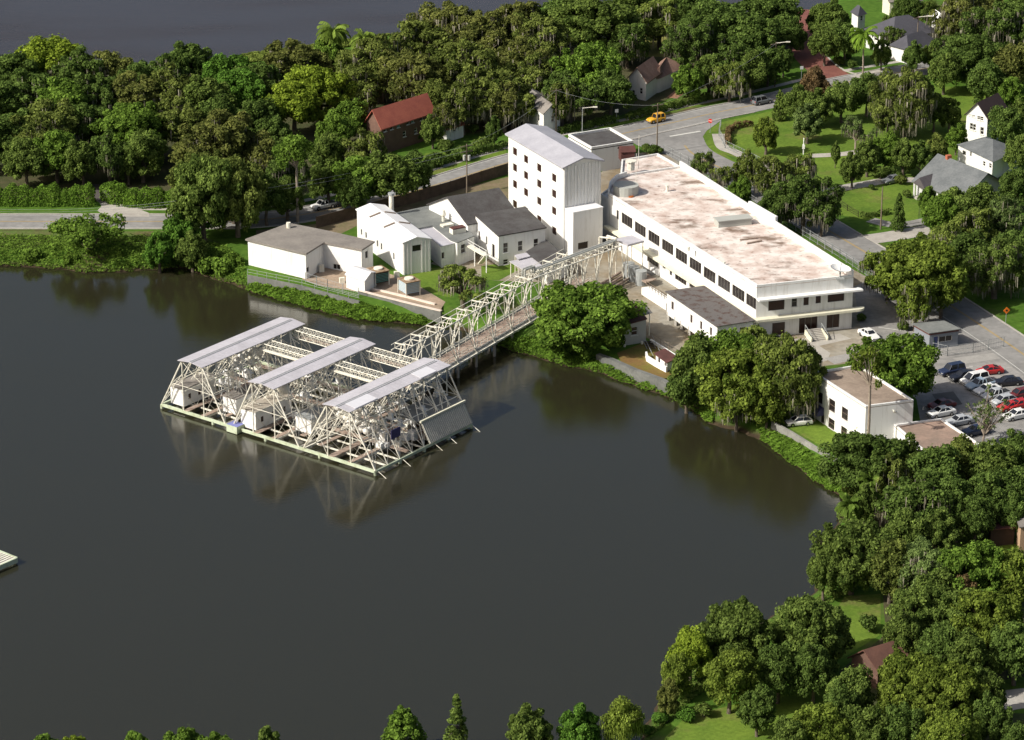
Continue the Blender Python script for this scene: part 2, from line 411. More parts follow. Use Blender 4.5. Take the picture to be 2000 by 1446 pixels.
# ------------------------------------------------------------------ camera, light, sky
cam = bpy.data.cameras.new('camera'); co = bpy.data.objects.new('camera', cam); C.objects.link(co)
cam.sensor_width = 36; cam.lens = 36 * FOC / 2000; cam.clip_end = 20000; cam.clip_start = 5
co.location = CAM; co.rotation_euler = (math.pi / 2 - PITCH, 0, 0)
bpy.context.scene.camera = co
SUN_TH, SUN_EL = R(27), R(39)      # direction the light travels over the ground (from +X), elevation
sl = bpy.data.lights.new('sun', 'SUN'); sl.energy = 4.4; sl.angle = R(.5); sl.color = (1, .95, .86)
so = bpy.data.objects.new('sun', sl); C.objects.link(so)
sd = Vector((math.cos(SUN_TH) * math.cos(SUN_EL), math.sin(SUN_TH) * math.cos(SUN_EL), -math.sin(SUN_EL)))
so.rotation_euler = sd.to_track_quat('-Z', 'Y').to_euler(); so.location = (-100, 300, 200)
w = bpy.data.worlds.new('World'); bpy.context.scene.world = w; w.use_nodes = True
nt = w.node_tree; bg = nt.nodes['Background']; sky = nt.nodes.new('ShaderNodeTexSky'); sky.sky_type = 'NISHITA'
sky.sun_disc = False; sky.sun_elevation = SUN_EL
sky.sun_rotation = math.atan2(-sd.x, -sd.y)   # compass bearing of the sun seen from the scene
sky.dust_density = 5.0; sky.air_density = 1.0; sky.ozone_density = .3
nt.links.new(sky.outputs[0], bg.inputs[0]); bg.inputs[1].default_value = .082
vs = bpy.context.scene.view_settings; vs.view_transform = 'Standard'; vs.look = 'None'; vs.exposure = 0.30; vs.gamma = 1
cy = bpy.context.scene.cycles
cy.max_bounces = 5; cy.diffuse_bounces = 2; cy.glossy_bounces = 2; cy.transmission_bounces = 2; cy.transparent_max_bounces = 4
cy.caustics_reflective = False; cy.caustics_refractive = False; cy.use_denoising = True

# ------------------------------------------------------------------ terrain and the two lakes
near = [(-900, 500), (-400, 515), (-60, 519), (60, 522), (120, 527), (180, 533), (240, 531), (300, 527), (350, 524), (385, 532), (412, 545), (445, 553), (470, 562),
        (520, 578), (580, 594), (640, 612), (700, 624), (760, 630), (830, 634), (885, 640), (925, 656), (960, 670), (1000, 685), (1050, 699), (1110, 716), (1160, 726),
        (1210, 744), (1260, 762), (1310, 778), (1350, 800), (1390, 828), (1440, 842), (1490, 862), (1530, 892), (1580, 930), (1622, 957), (1650, 975), (1655, 990),
        (1640, 1010), (1622, 1045), (1605, 1090), (1597, 1130), (1580, 1165), (1520, 1200), (1430, 1240), (1340, 1290), (1305, 1330), (1285, 1370), (1262, 1420), (1235, 1475),
        (1150, 1510), (900, 1530), (600, 1520), (300, 1540), (0, 1530), (-300, 1560), (-900, 1600)]
far = [(-900, 150), (-60, 128), (100, 122), (250, 126), (330, 136), (400, 130), (450, 118), (520, 108), (600, 98), (700, 82), (760, 76), (850, 58), (950, 34), (1040, 22),
       (1150, 20), (1300, 30), (1420, 36), (1500, 38), (1560, 44), (1600, 30), (1612, 12), (1640, -10), (1700, -60), (1700, -400), (-900, -400)]
def px2w(l): return np.array([[U(x, y, 0).x, U(x, y, 0).y] for x, y in smooth_px(l, 3)] if len(l) > 30 else [[U(x, y, 0).x, U(x, y, 0).y] for x, y in l])
def sdist(X, Y, poly):
    d2 = np.full(X.shape, 1e12); ins = np.zeros(X.shape, bool); n = len(poly)
    for i in range(n):
        ax, ay = poly[i]; bx, by = poly[(i + 1) % n]; dx, dy = bx - ax, by - ay
        t = np.clip(((X - ax) * dx + (Y - ay) * dy) / (dx * dx + dy * dy + 1e-9), 0, 1)
        d2 = np.minimum(d2, (X - ax - t * dx) ** 2 + (Y - ay - t * dy) ** 2)
        c = ((ay > Y) != (by > Y)) & (X < (bx - ax) * (Y - ay) / (by - ay + 1e-12) + ax); ins ^= c
    return np.sqrt(d2) * np.where(ins, -1, 1)
LN, LF = px2w(near), px2w(far)
def ground_h(X, Y):
    d = np.minimum(sdist(X, Y, LN) , sdist(X, Y, LF))
    d = d + .5 * np.sin(X * .9 + 1.3 * np.sin(Y * .5)) * np.cos(Y * .8) * np.clip(1 - np.abs(d) / 4, 0, 1)
    return np.where(d < 0, np.maximum(-2.5, d * .5), np.minimum(G, np.where(d < 1, d * .7, .7 + (d - 1) * .42)))
def axis_coords(a, b, st):
    m = np.arange(a, b + .01, st); o = [st * 1.6 ** k for k in range(1, 18)]
    o = np.cumsum(o); o = o[o < 4000]
    return np.concatenate([(a - o)[::-1], m, b + o])
xs, ys = axis_coords(-135, 150, 1.5), axis_coords(318, 735, 1.5)
X, Y = np.meshgrid(xs, ys); Z = ground_h(X, Y)
nx, ny = len(xs), len(ys)
me = bpy.data.meshes.new('ground'); V = np.stack([X, Y, Z], -1).reshape(-1, 3)
idx = np.arange(nx * ny).reshape(ny, nx)
F = np.stack([idx[:-1, :-1], idx[:-1, 1:], idx[1:, 1:], idx[1:, :-1]], -1).reshape(-1, 4)
def np_mesh(me, V, F):
    n = len(F); k = F.shape[1]
    me.vertices.add(len(V)); me.vertices.foreach_set('co', np.ascontiguousarray(V, dtype=np.float32).ravel())
    me.loops.add(n * k); me.loops.foreach_set('vertex_index', F.astype(np.int32).ravel())
    me.polygons.add(n); me.polygons.foreach_set('loop_start', np.arange(0, n * k, k, dtype=np.int32))
    me.update(calc_edges=True)
np_mesh(me, V, F); me.polygons.foreach_set('use_smooth', [True] * len(F))
# ground material: grass, leaf litter, wet soil by the water
m, nt, out = nodes('ground')
b = nt.nodes.new('ShaderNodeBsdfPrincipled'); b.inputs['Roughness'].default_value = .95; b.inputs['Specular IOR Level'].default_value = .1
tc = nt.nodes.new('ShaderNodeTexCoord')
def gn(s, d=6):
    n = nt.nodes.new('ShaderNodeTexNoise'); n.inputs['Scale'].default_value = s; n.inputs['Detail'].default_value = d; lk(nt, tc.outputs['Object'], n.inputs['Vector']); return n.outputs['Fac']
def gr(src, p0, c0, p1, c1):
    r = nt.nodes.new('ShaderNodeValToRGB'); r.color_ramp.elements[0].position = p0; r.color_ramp.elements[1].position = p1
    r.color_ramp.elements[0].color = (*c0, 1); r.color_ramp.elements[1].color = (*c1, 1); lk(nt, src, r.inputs['Fac']); return r.outputs['Color']
def gm(f, a, bb, t='MIX'):
    x = nt.nodes.new('ShaderNodeMix'); x.data_type = 'RGBA'; x.blend_type = t
    if isinstance(f, float): x.inputs[0].default_value = f
    else: lk(nt, f, x.inputs[0])
    lk(nt, a, x.inputs[6]); lk(nt, bb, x.inputs[7]); return x.outputs[2]
g1 = gr(gn(.9), .3, (.045, .10, .012), .7, (.08, .155, .02))
g2 = gr(gn(.5), .3, (.075, .06, .032), .7, (.11, .085, .05))
mask = gr(gn(.07, 8), .56, (0, 0, 0), .68, (1, 1, 1))
c = gm(mask, g1, g2)
lowz = nt.nodes.new('ShaderNodeSeparateXYZ'); lk(nt, tc.outputs['Object'], lowz.inputs[0])
soil = gr(gn(1.2), .3, (.03, .022, .014), .7, (.06, .045, .028))
wet = nt.nodes.new('ShaderNodeMapRange'); wet.inputs['From Min'].default_value = .25; wet.inputs['From Max'].default_value = .75; lk(nt, lowz.outputs['Z'], wet.inputs['Value'])
c = gm(wet.outputs[0], soil, c)
lk(nt, c, b.inputs['Base Color']); lk(nt, b.outputs[0], out.inputs[0])
me.materials.append(m)
o = bpy.data.objects.new('ground', me); C.objects.link(o); tag(o, kind='structure')
# water
def water_mat(name, base, rough, bump, dist, sc, ior=1.5):
    m, nt, out = nodes(name)
    b = nt.nodes.new('ShaderNodeBsdfPrincipled'); b.inputs['Base Color'].default_value = (*base, 1)
    b.inputs['Roughness'].default_value = rough; b.inputs['IOR'].default_value = ior; b.inputs['Specular IOR Level'].default_value = .5
    tc = nt.nodes.new('ShaderNodeTexCoord'); prev = None
    for s, st, sy in ((sc, bump, 1.6), (sc * .22, bump * 1.1, 2.2), (.02, bump * .5, 1)):
        mp = nt.nodes.new('ShaderNodeMapping'); mp.inputs['Scale'].default_value = (1, sy, 1); mp.inputs['Rotation'].default_value = (0, 0, .4)
        lk(nt, tc.outputs['Object'], mp.inputs['Vector'])
        n = nt.nodes.new('ShaderNodeTexNoise'); n.inputs['Scale'].default_value = s; n.inputs['Detail'].default_value = 4; lk(nt, mp.outputs[0], n.inputs['Vector'])
        bp = nt.nodes.new('ShaderNodeBump'); bp.inputs['Strength'].default_value = st; bp.inputs['Distance'].default_value = dist
        lk(nt, n.outputs['Fac'], bp.inputs['Height'])
        if prev: lk(nt, prev, bp.inputs['Normal'])
        prev = bp.outputs[0]
    mp = nt.nodes.new('ShaderNodeMapping'); mp.inputs['Scale'].default_value = (.5, 1.6, 1); lk(nt, tc.outputs['Object'], mp.inputs['Vector'])
    n = nt.nodes.new('ShaderNodeTexNoise'); n.inputs['Scale'].default_value = .03; n.inputs['Detail'].default_value = 6; lk(nt, mp.outputs[0], n.inputs['Vector'])
    mr = nt.nodes.new('ShaderNodeMapRange'); mr.inputs['From Min'].default_value = .4; mr.inputs['From Max'].default_value = .62; mr.inputs['To Min'].default_value = rough * .6; mr.inputs['To Max'].default_value = rough * 2.0
    lk(nt, n.outputs['Fac'], mr.inputs['Value']); lk(nt, mr.outputs[0], b.inputs['Roughness'])
    lk(nt, prev, b.inputs['Normal']); lk(nt, b.outputs[0], out.inputs[0])
    return m
WATN = water_mat('lake_water_material', (.0215, .0205, .0105), .085, .34, .03, 2.2, 1.6)
WATF = water_mat('far_water_material', (.034, .028, .03), .14, .5, .06, 1.6, 1.5)
MB().poly([(-5000, -3000, 0), (5000, -3000, 0), (5000, 548, 0), (-5000, 548, 0)]).build('water', WATN)
tag(bpy.data.objects['water'], kind='structure')
tag(MB().poly([(-9000, 548, 0), (9000, 548, 0), (9000, 9000, 0), (-9000, 9000, 0)]).build('lake', WATF), kind='structure')

# ------------------------------------------------------------------ roads, paths, lots, lawns
def W(pts, z=G): return [U(x, y, z) for x, y in pts]
upper = smooth_px([(-160, 433), (80, 433), (345, 433), (480, 432), (590, 420), (700, 398), (809, 374), (992, 318), (1130, 283), (1240, 256), (1318, 239), (1400, 220), (1465, 207), (1560, 184), (1650, 162), (1760, 142), (1900, 120), (2100, 95)], 5)
side = smooth_px([(1330, 268), (1352, 300), (1440, 345), (1530, 398), (1624, 454), (1721, 512), (1800, 562), (1888, 618), (1995, 690), (2130, 790)], 5)
wu, wsd = W(upper), W(side)
mb = MB(); ribbon(mb, wu, -4.1, 4.1, G + .03); tag(mb.build('road', ROADM), kind='structure')
mb = MB(); ribbon(mb, wsd, -4.4, 4.4, G + .042); tag(mb.build('road', ROADM), kind='structure')
for nm, wl in (('kerb', wu), ('kerb', wsd[8:])):
    mb = MB(); ribbon(mb, wl, 4.1, 4.4, G - .05, G + .12)
    if nm and wl is wu: ribbon(mb, wl[:60], -4.4, -4.1, G - .05, G + .12)
    tag(mb.build('kerb', CONC), kind='structure')
mb = MB(); ribbon(mb, wu, -.16, -.05, G + .036); ribbon(mb, wu, .05, .16, G + .036); ribbon(mb, wsd[3:], -.18, -.06, G + .048); ribbon(mb, wsd[3:], .06, .18, G + .048)
tag(mb.build('road_line', PAINTY), kind='structure')
mb = MB(); ribbon(mb, wsd[12:], -3.9, -3.78, G + .048); ribbon(mb, wu[:], 3.55, 3.66, G + .036); ribbon(mb, wu[:55], -3.66, -3.55, G + .036)
a, c2 = U(1308, 267), U(1368, 257); d = (c2 - a).normalized(); p = Vector((-d.y, d.x, 0)) * .28
mb.poly([(q.x, q.y, G + .052) for q in (a - p, c2 - p, c2 + p, a + p)])
for (x0, y0, x1, y1) in ((1762, 646, 1712, 640), (1716, 640, 1800, 652)):
    a, c2 = U(x0, y0), U(x1, y1); d = (c2 - a).normalized(); p = Vector((-d.y, d.x, 0)) * .12
mb.poly([(q.x, q.y, G + .052) for q in (a - p, c2 - p, c2 + p, a + p)])
tag(mb.build('road_line', PAINTW), kind='structure')
sheet('road', [(1218, 268), (1290, 244), (1384, 220), (1408, 236), (1380, 256), (1368, 274), (1380, 300), (1340, 326), (1300, 302), (1244, 284)], G + .024, ROADM)
# sidewalk north of the upper road
mb = MB(); ribbon(mb, wu[8:], 6.6, 8.1, G + .02); tag(mb.build('sidewalk', CONC), kind='structure')
sheet('driveway', [(196, 398), (222, 396), (262, 406), (290, 416), (292, 424), (208, 424), (190, 412), (198, 404)], G + .040, CONC)
sheet('driveway', [(180, 360), (203, 360), (222, 396), (196, 399), (186, 390)], G + .016, mat('dark_drive', (.10, .09, .085)))
# brick street top right
tag(ribbon(MB(), W(smooth_px([(1590, 20), (1566, 60), (1572, 95), (1590, 120), (1618, 142), (1668, 164)], 4)), -3.6, 3.6, G + .024).build('brick_street', BRICKR), kind='structure')
mb = MB(); bw = W(smooth_px([(1590, 60), (1572, 80), (1575, 100), (1592, 122), (1620, 142), (1650, 152)], 4))
ribbon(mb, bw, 3.6, 3.95, G, G + .14); tag(mb.build('kerb', CONC), kind='structure')
# big worn yard around the laboratory, visitor lot, parking lot
sheet('paved_yard', [(840, 515), (930, 470), (985, 470), (1000, 400), (1150, 350), (1240, 300), (1290, 295), (1345, 330), (1480, 410), (1600, 490), (1700, 545), (1730, 600),
      (1690, 640), (1720, 700), (1640, 712), (1560, 720), (1500, 720), (1440, 700), (1390, 700), (1330, 695), (1268, 662), (1200, 640), (1150, 600), (1110, 590), (1060, 552), (960, 548)], G + .008, YARD)
sheet('parking_lot', [(1668, 560), (1700, 545), (1790, 570), (1900, 625), (2000, 690), (2160, 800), (2160, 920), (1990, 930), (1880, 880), (1800, 838), (1790, 780), (1740, 735), (1700, 715), (1716, 660), (1680, 640)], G + .014, ASPH)
sheet('concrete_apron', [(1498, 668), (1560, 662), (1640, 652), (1662, 662), (1600, 676), (1622, 690), (1615, 705), (1570, 716), (1500, 700), (1480, 680)], G + .021, CONC)
sheet('service_yard', [(590, 545), (640, 500), (700, 505), (730, 525), (800, 548), (870, 590), (860, 606), (770, 590), (700, 570), (620, 558)], G + .012, PATIO)
sheet('dirt_yard', [(500, 450), (600, 440), (700, 425), (810, 394), (900, 368), (996, 345), (1000, 402), (850, 412), (780, 425), (700, 440), (640, 470), (500, 470)], G + .010, DIRT)
sheet('parking_strip', [(590, 408), (640, 398), (720, 388), (800, 372), (800, 380), (720, 400), (640, 418), (590, 424)], G + .018, ASPH)
for nm, pts, z, m in (('lawn', [(790, 540), (842, 524), (900, 520), (930, 540), (900, 560), (880, 582), (850, 575), (812, 556)], .026, LAWN),
                      ('lawn', [(940, 520), (1000, 512), (1012, 528), (975, 548), (940, 548)], .026, LAWN),
                      ('lawn', [(1205, 690), (1262, 668), (1330, 700), (1322, 738), (1290, 740), (1215, 712)], .03, mat('dry_lawn', (.13, .125, .02), .95, .1, .3, col2=(.17, .10, .035), fine=.15)),
                      ('lawn', [(1535, 815), (1580, 800), (1640, 850), (1690, 880), (1660, 905), (1600, 870), (1545, 838)], .03, LAWN),
                      ('lawn', [(1372, 262), (1405, 240), (1520, 214), (1570, 205), (1640, 190), (1760, 165), (1860, 170), (1960, 185), (1960, 250), (1880, 300), (1800, 360), (1790, 450), (1750, 440), (1640, 420), (1590, 350), (1480, 320), (1410, 300)], .006, LAWN),
                      ('lawn', [(1360, 285), (1372, 262), (1410, 298), (1440, 318), (1420, 330), (1380, 310)], .012, LAWN),
                      ('lawn', [(-40, 452), (340, 452), (400, 464), (430, 474), (380, 482), (200, 478), (-40, 478)], .009, LAWNB),
                      ('lawn', [(830, 300), (985, 278), (990, 310), (860, 345), (800, 350)], .009, LAWN),
                      ('lawn', [(1160, 245), (1340, 190), (1500, 160), (1560, 160), (1420, 195), (1180, 250)], .007, LAWN),
                      ('lawn', [(1250, 70), (1330, 62), (1330, 110), (1250, 112)], .007, mat('dry_field', (.20, .20, .05), .95, .1, .3, fine=.1)),
                      ('lawn', [(1650, 1165), (1720, 1160), (1720, 1240), (1640, 1290), (1600, 1240)], .009, LAWN),
                      ('lawn', [(1300, 1440), (1340, 1400), (1500, 1360), (1620, 1350), (1640, 1420), (1500, 1500), (1280, 1520)], .009, LAWN),
                      ('lawn', [(1900, 1340), (2010, 1320), (2010, 1370), (1900, 1385)], .009, LAWN),
                      ('lawn', [(1870, 1040), (2010, 1020), (2010, 1070), (1880, 1075)], .009, LAWN)):
    sheet(nm, pts, G + z, m)
LIT = mat('leaf_litter', (.075, .065, .032), .95, .1, .3, col2=(.04, .055, .015), fine=.2)
sheet('leaf_litter', [(-120, 152), (300, 147), (480, 134), (700, 106), (1000, 50), (1300, 48), (1540, 60), (1550, 100), (1480, 150), (1340, 182), (1200, 230), (1050, 262), (990, 262), (900, 235), (840, 250), (700, 300), (620, 370), (560, 398), (350, 394), (-120, 394)], G + .004, LIT)
sheet('leaf_litter', [(1720, 1100), (1860, 1080), (2150, 1080), (2150, 1330), (1880, 1335), (1900, 1390), (2150, 1400), (2150, 1560), (1560, 1560), (1640, 1420), (1640, 1310), (1730, 1240)], G + .005, LIT)
sheet('leaf_litter', [(1700, 905), (1790, 850), (1900, 890), (2150, 940), (2150, 1015), (1870, 1030), (1790, 1075), (1720, 1060), (1700, 990)], G + .005, LIT)
# worn patches, oil stains, parking stripes
DARKP = mat('tar_patch', (.115, .113, .11), .95, .1, .5, fine=.1); PALEP = mat('pale_patch', (.33, .32, .30), .95, .1, .5, fine=.1)
for pts, m_ in (([(1250, 520), (1290, 512), (1312, 528), (1270, 540)], DARKP), ([(1500, 690), (1560, 682), (1575, 694), (1520, 702)], DARKP), ([(1860, 700), (1940, 690), (1960, 700), (1880, 712)], PALEP), ([(1740, 600), (1775, 596), (1800, 612), (1770, 620)], PALEP),
                ([(1820, 770), (1862, 765), (1880, 790), (1840, 800)], DARKP), ([(1610, 700), (1660, 690), (1672, 702), (1630, 712)], PALEP), ([(1225, 600), (1262, 596), (1275, 612), (1240, 618)], DARKP), ([(1345, 300), (1372, 305), (1380, 318), (1352, 315)], DARKP)):
    sheet('surface_patch', pts, G + .027, m_)
mb = MB()
for k in range(9):
    a_, c_ = U(1852 + k * 14, 726 + k * 10.6), U(1900 + k * 14, 716 + k * 10.6); d_ = (c_ - a_).normalized(); p_ = Vector((-d_.y, d_.x, 0)) * .07
    mb.poly([(q.x, q.y, G + .032) for q in (a_ - p_, c_ - p_, c_ + p_, a_ + p_)])
for k in range(5):
    a_, c_ = U(1818 + k * 34, 806 + k * 17), U(1862 + k * 34, 797 + k * 17); d_ = (c_ - a_).normalized(); p_ = Vector((-d_.y, d_.x, 0)) * .07
    mb.poly([(q.x, q.y, G + .032) for q in (a_ - p_, c_ - p_, c_ + p_, a_ + p_)])
tag(mb.build('parking_line', PAINTW), kind='structure')
# house drives on the right
for pts, wd, m in (([(1790, 352), (1740, 352), (1690, 360), (1635, 370), (1600, 382)], 1.6, CONC), ([(1700, 430), (1760, 440), (1860, 420)], 1.5, ASPH), ([(1680, 470), (1740, 462), (1820, 448)], 2.5, CONC),
                   ([(1580, 305), (1640, 302), (1680, 296)], 1.2, CONC), ([(1403, 262), (1412, 288), (1440, 300), (1480, 322), (1520, 345)], 1.3, CONC), ([(1668, 152), (1700, 143), (1735, 134)], 1.2, CONC),
                   ([(1925, 1385), (1960, 1370), (2020, 1362)], 2.6, CONC), ([(1330, 178), (1312, 192)], 1.2, mat('clay_path', (.3, .16, .1)))):
    tag(ribbon(MB(), W(smooth_px(pts, 4)), -wd, wd, G + .034).build('path', m), kind='structure')

# ------------------------------------------------------------------ the long white building
Z5 = lambda l: [(1150 + x / 3.287, 260 + y / 3.287) + tuple(r) for x, y, *r in l]
ZR = G + 9.0
lw = Z5([(185, 525, .8, 1.7), (245, 563, 4.15, 2.0, 'grid'), (330, 620, 4.15, 2.0, 'grid'), (418, 676, 4.15, 2.0, 'grid'), (506, 733, 4.15, 2.0, 'grid'), (594, 792, 4.15, 2.0, 'grid'), (684, 851, 4.15, 2.0, 'grid'),
         (775, 912, 4.15, 2.0, 'grid'), (868, 970, 4.15, 2.0, 'grid'), (960, 1030, 4.15, 2.0, 'grid'), (1047, 1085, 3.8, 2.0, 'grid'),
         (410, 810, 4.15, 2.0, 'grid'), (483, 850, 1.1, 1.2, 'sash'), (527, 887, .8, 1.6), (590, 925, 4.15, 2.0, 'grid'), (665, 965, 2.2, 2.0, 'door'), (178, 650, .8, 1.5), (225, 680, 1.6, 1.8)])
fw_ = Z5([(1205, 1103, 2.9, 1.95, 'plain', GLASSR), (1320, 1085, .95, 1.7, 'sash'), (1396, 1075, .95, 1.75, 'plain', GLASSR), (1474, 1062, .95, 1.75, 'plain', GLASSR), (1588, 1045, 3.0, 2.1, 'plain', GLASSR),
          (1218, 1258, 2.3, 2.3, 'door', GLASSR), (1408, 1237, 3.3, 3.0, 'grid', GLASSR), (1568, 1208, 2.3, 2.4, 'grid', GLASSR)])
main = building('laboratory_building', 'long two-storey white laboratory with stained pinkish gravel roof and rows of windows', [(1187, 382), (1478, 563), (1667, 543), (1330, 328), (1222, 345), (1203, 352), (1191, 364)], ZR,
                wall=WALLW, roof=GRAVEL, wins={0: lw, 1: fw_}, frame=mat('grey_frame', (.22, .21, .19), .6, .04), over=0, thick=.1, parapet={0: .45, 1: .4, 2: 1.25, 3: .35, 'all': .9})
MP = [U(x, y, ZR) for x, y in ((1187, 382), (1478, 563), (1667, 543), (1330, 328))]
ea = (MP[1] - MP[0]).normalized(); eb = (MP[2] - MP[1]).normalized(); na = Vector((ea.y, -ea.x, 0)); nb = Vector((eb.y, -eb.x, 0))
if na.x > 0: na = -na
if nb.y > 0: nb = -nb
# eyebrow canopies with a rounded corner
def canopy(z0, z1, dep, start, name, extra=.0):
    A = MP[0] + ea * start; B = MP[1]; D = MP[2] + eb * extra
    inner = [A, B, D]; outer = [A + na * dep]
    c0 = B
    a0 = math.atan2(na.y, na.x); a1 = math.atan2(nb.y, nb.x)
    if a1 < a0: a1 += 2 * math.pi
    for k in range(9):
        a = a0 + (a1 - a0) * k / 8; outer.append(c0 + Vector((math.cos(a), math.sin(a), 0)) * dep)
    for k in range(7):
        a = a1 + (math.pi / 2) * k / 6 * .95; outer.append(D - eb * (0) + Vector((math.cos(a), math.sin(a), 0)) * dep)
    mb = MB()
    pts = outer + [D, B, A]
    i = len(mb.v)
    mb.hexa([(p.x, p.y, z0) for p in pts], [(p.x, p.y, z1) for p in pts])
    return mb.build(name, CREAM if extra else WHITE, main)
canopy(G + 3.35, G + 3.75, 1.3, 1.0, 'canopy', .8)
mb = MB(); D = MP[2] + eb * 1.3; q = [MP[1] + nb * .002, D, D + nb * 1.3, MP[1] + nb * 1.3]
mb.prism(q, G + 6.95, G + 7.25); mb.prism([MP[1] - ea * 25 + na * .5, MP[1] + na * .5 + nb * 1.3, MP[1] + nb * 1.3, MP[1] - ea * 25], G + 6.97, G + 7.22) if False else None
mb.build('canopy', WHITE, main)
# roof furniture
def rp(x, y, z=None): q = U(1150 + x / 3.287, 260 + y / 3.287, ZR if z is None else z); q.z = ZR + .1; return q
mb = MB(); c = rp(925, 590); mb.box(c, 6.2, 2.2, 1.1, eb); mb.box(c + Vector((0, 0, 1.1)), 6.6, 2.5, .15, eb); mb.build('duct_housing', WALLG, main)
mb = MB(); c = rp(1075, 560); mb.box(c + eb * 1.2, 9.5, .5, 1.9, ea); mb.build('parapet_block', WHITE, main)
mb = MB(); c = rp(238, 392); mb.tube(c, c + Vector((0, 0, 1.7)), 2.3, n=20); mb.build('roof_drum', WALLG, main)
mb = MB(); c = rp(270, 415); mb.tube(c, c + Vector((0, 0, .25)), .5, n=8); mb.build('rust_patch', mat('rust', (.45, .13, .03)), main)
for (x, y, h, r) in ((503, 378, 1.0, .25), (640, 760, .5, .2), (870, 850, .4, .15), (270, 240, 1.6, .7)):
    mb = MB(); c = rp(x, y); mb.tube(c, c + Vector((0, 0, h)), r, n=8); mb.tube(c + Vector((0, 0, h)), c + Vector((0, 0, h + .2)), r * 1.5, n=8); mb.build('vent', PIPE, main)
for (x0, y0, x1, y1) in ((970, 695, 1075, 682), (1015, 718, 1110, 700)):
    mb = MB(); a, c2 = rp(x0, y0), rp(x1, y1); mb.beam(a + Vector((0, 0, .15)), c2 + Vector((0, 0, .15)), .3, .25); mb.build('roof_timber', WOOD, main)
# satellite dish on the roof corner
dc = U(1641, 528, ZR + 1.6); dish = thing('satellite_dish', 'white satellite dish on the near right roof corner', 'satellite dish', (dc.x, dc.y, ZR + .1))
mb = MB(); aim = Vector((.15, -.05, 1)).normalized(); ta = aim.orthogonal().normalized(); tb = aim.cross(ta); rings = []
dcc = Vector((dc.x, dc.y, ZR + 1.6))
for k in range(7):
    r = 1.75 * k / 6; h = .16 * r * r; rings.append([dcc + aim * h + (ta * math.cos(a) + tb * math.sin(a)) * r for a in [i * 2 * math.pi / 20 for i in range(20)]])
for k in range(6):
    for i in range(20): mb.poly([rings[k][i], rings[k][(i + 1) % 20], rings[k + 1][(i + 1) % 20], rings[k + 1][i]])
for k in range(6):
    for i in range(20): mb.poly([p - aim * .06 for p in (rings[k + 1][i], rings[k + 1][(i + 1) % 20], rings[k][(i + 1) % 20], rings[k][i])])
mb.build('reflector', WHITE, dish, smooth=True)
mb = MB(); mb.tube(dcc - Vector((0, 0, 1.5)), dcc, .14, n=8); mb.tube(dcc, dcc + aim * 1.3, .05); mb.box(dcc - Vector((0, 0, 1.5)), 1.4, 1.2, .25); mb.build('mount', GREYP, dish)
# front steps, railings and planter wall
for k in range(7):
    pass
sc_ = U(1588, 655); st = thing('entrance_steps', 'concrete steps with rails leading down from the lab entrance', 'steps', (sc_.x, sc_.y, G))
mb = MB()
for k in range(7):
    q = sc_ + nb * (.4 * k); mb.box((q.x, q.y, G), 2.6, .42, 1.1 - .15 * k, eb)
mb.build('tread', CONC, st)
for s in (-1.45, 1.45):
    mb = MB(); a = sc_ + eb * s; e = a + nb * 3.0
    mb.tube((a.x, a.y, G + 2.0), (e.x, e.y, G + 1.1), .05)
    for t in (0, .5, 1): q = a.lerp(e, t); mb.tube((q.x, q.y, G), (q.x, q.y, G + 2.0 - .9 * t), .045)
    mb.build('handrail', GREYP, st)
    mb = MB(); mb.beam((a.x, a.y, G + .7), (e.x, e.y, G + .15), .22, .9); mb.build('side_wall', CREAM, st)
# loading ramp and platform with roof on the left side
# rear low wing
ZR2 = G + 8.2
building('rear_wing', 'low pink-roofed wing at the far end of the long laboratory', [(1211, 350), (1332, 331), (1285, 304), (1214, 316)], ZR2, roof=GRAVEL, over=0, thick=.1, parapet={'all': .35})
c = U(1226, 308, ZR2); hut = building('roof_access_hut', 'small brown gabled hut on the rear roof', None, ZR2 + 1.5, ZR2 + .1, wall=ROOFM, roof=ROOFM, rtype='gable', rise=.7, over=.2, thick=.08, cat='hut',
     pts=[(c.x - 1.3, c.y - 1.2, 0), (c.x + 1.3, c.y - .8, 0), (c.x + .9, c.y + 1.4, 0), (c.x - 1.7, c.y + 1, 0)])
# ------------------------------------------------------------------ the tower
T3 = lambda l: [(680 + x / 3.333, 230 + y / 3.333) + tuple(r) for x, y, *r in l]
ZT = G + 16.2
tw = T3([(cx_, y, 1.7, 1.5, 'plain', GLASSR) for cx_, yy in ((1085, (222, 327, 435, 565)), (1157, (272, 377, 487, 608)), (1243, (328, 432, 545, 665)), (1340, (393, 497, 608, 738))) for y in yy])
tower = building('tall_white_tower', 'tall white windowed tower with blue-grey sheet roof, the tallest building', [(993, 263), (1101, 327), (1174, 314), (1066, 250)], ZT, wall=WALLW, roof=ROOFT, wins={0: tw},
                 rtype='gable', rise=1.1, over=.5, axis=0, thick=.25, ribs={1: .72})
TP = [U(x, y, ZT) for x, y in ((993, 263), (1101, 327), (1174, 314), (1066, 250))]
ta_ = (TP[1] - TP[0]).normalized(); tb_ = (TP[2] - TP[1]); tb_.z = 0; tbl = tb_.length; tb_.normalize(); tn = Vector((tb_.y, -tb_.x, 0))
base = TP[1].copy(); base.z = 0
def tq(u0, u1, d0, d1): return [base + tb_ * u0 + tn * d0, base + tb_ * u0 + tn * d1, base + tb_ * u1 + tn * d1, base + tb_ * u1 + tn * d0]
building('tower_annex', 'white flat-roofed box projecting from the foot of the tower front', None, G + 8.4, wall=WALLW, roof=ROOFW, over=.08, thick=.15, pts=tq(.3, tbl * .83, .02, 2.9),
         wins={1: [(1139, 480, 2.2, 1.4, 'garage')]})
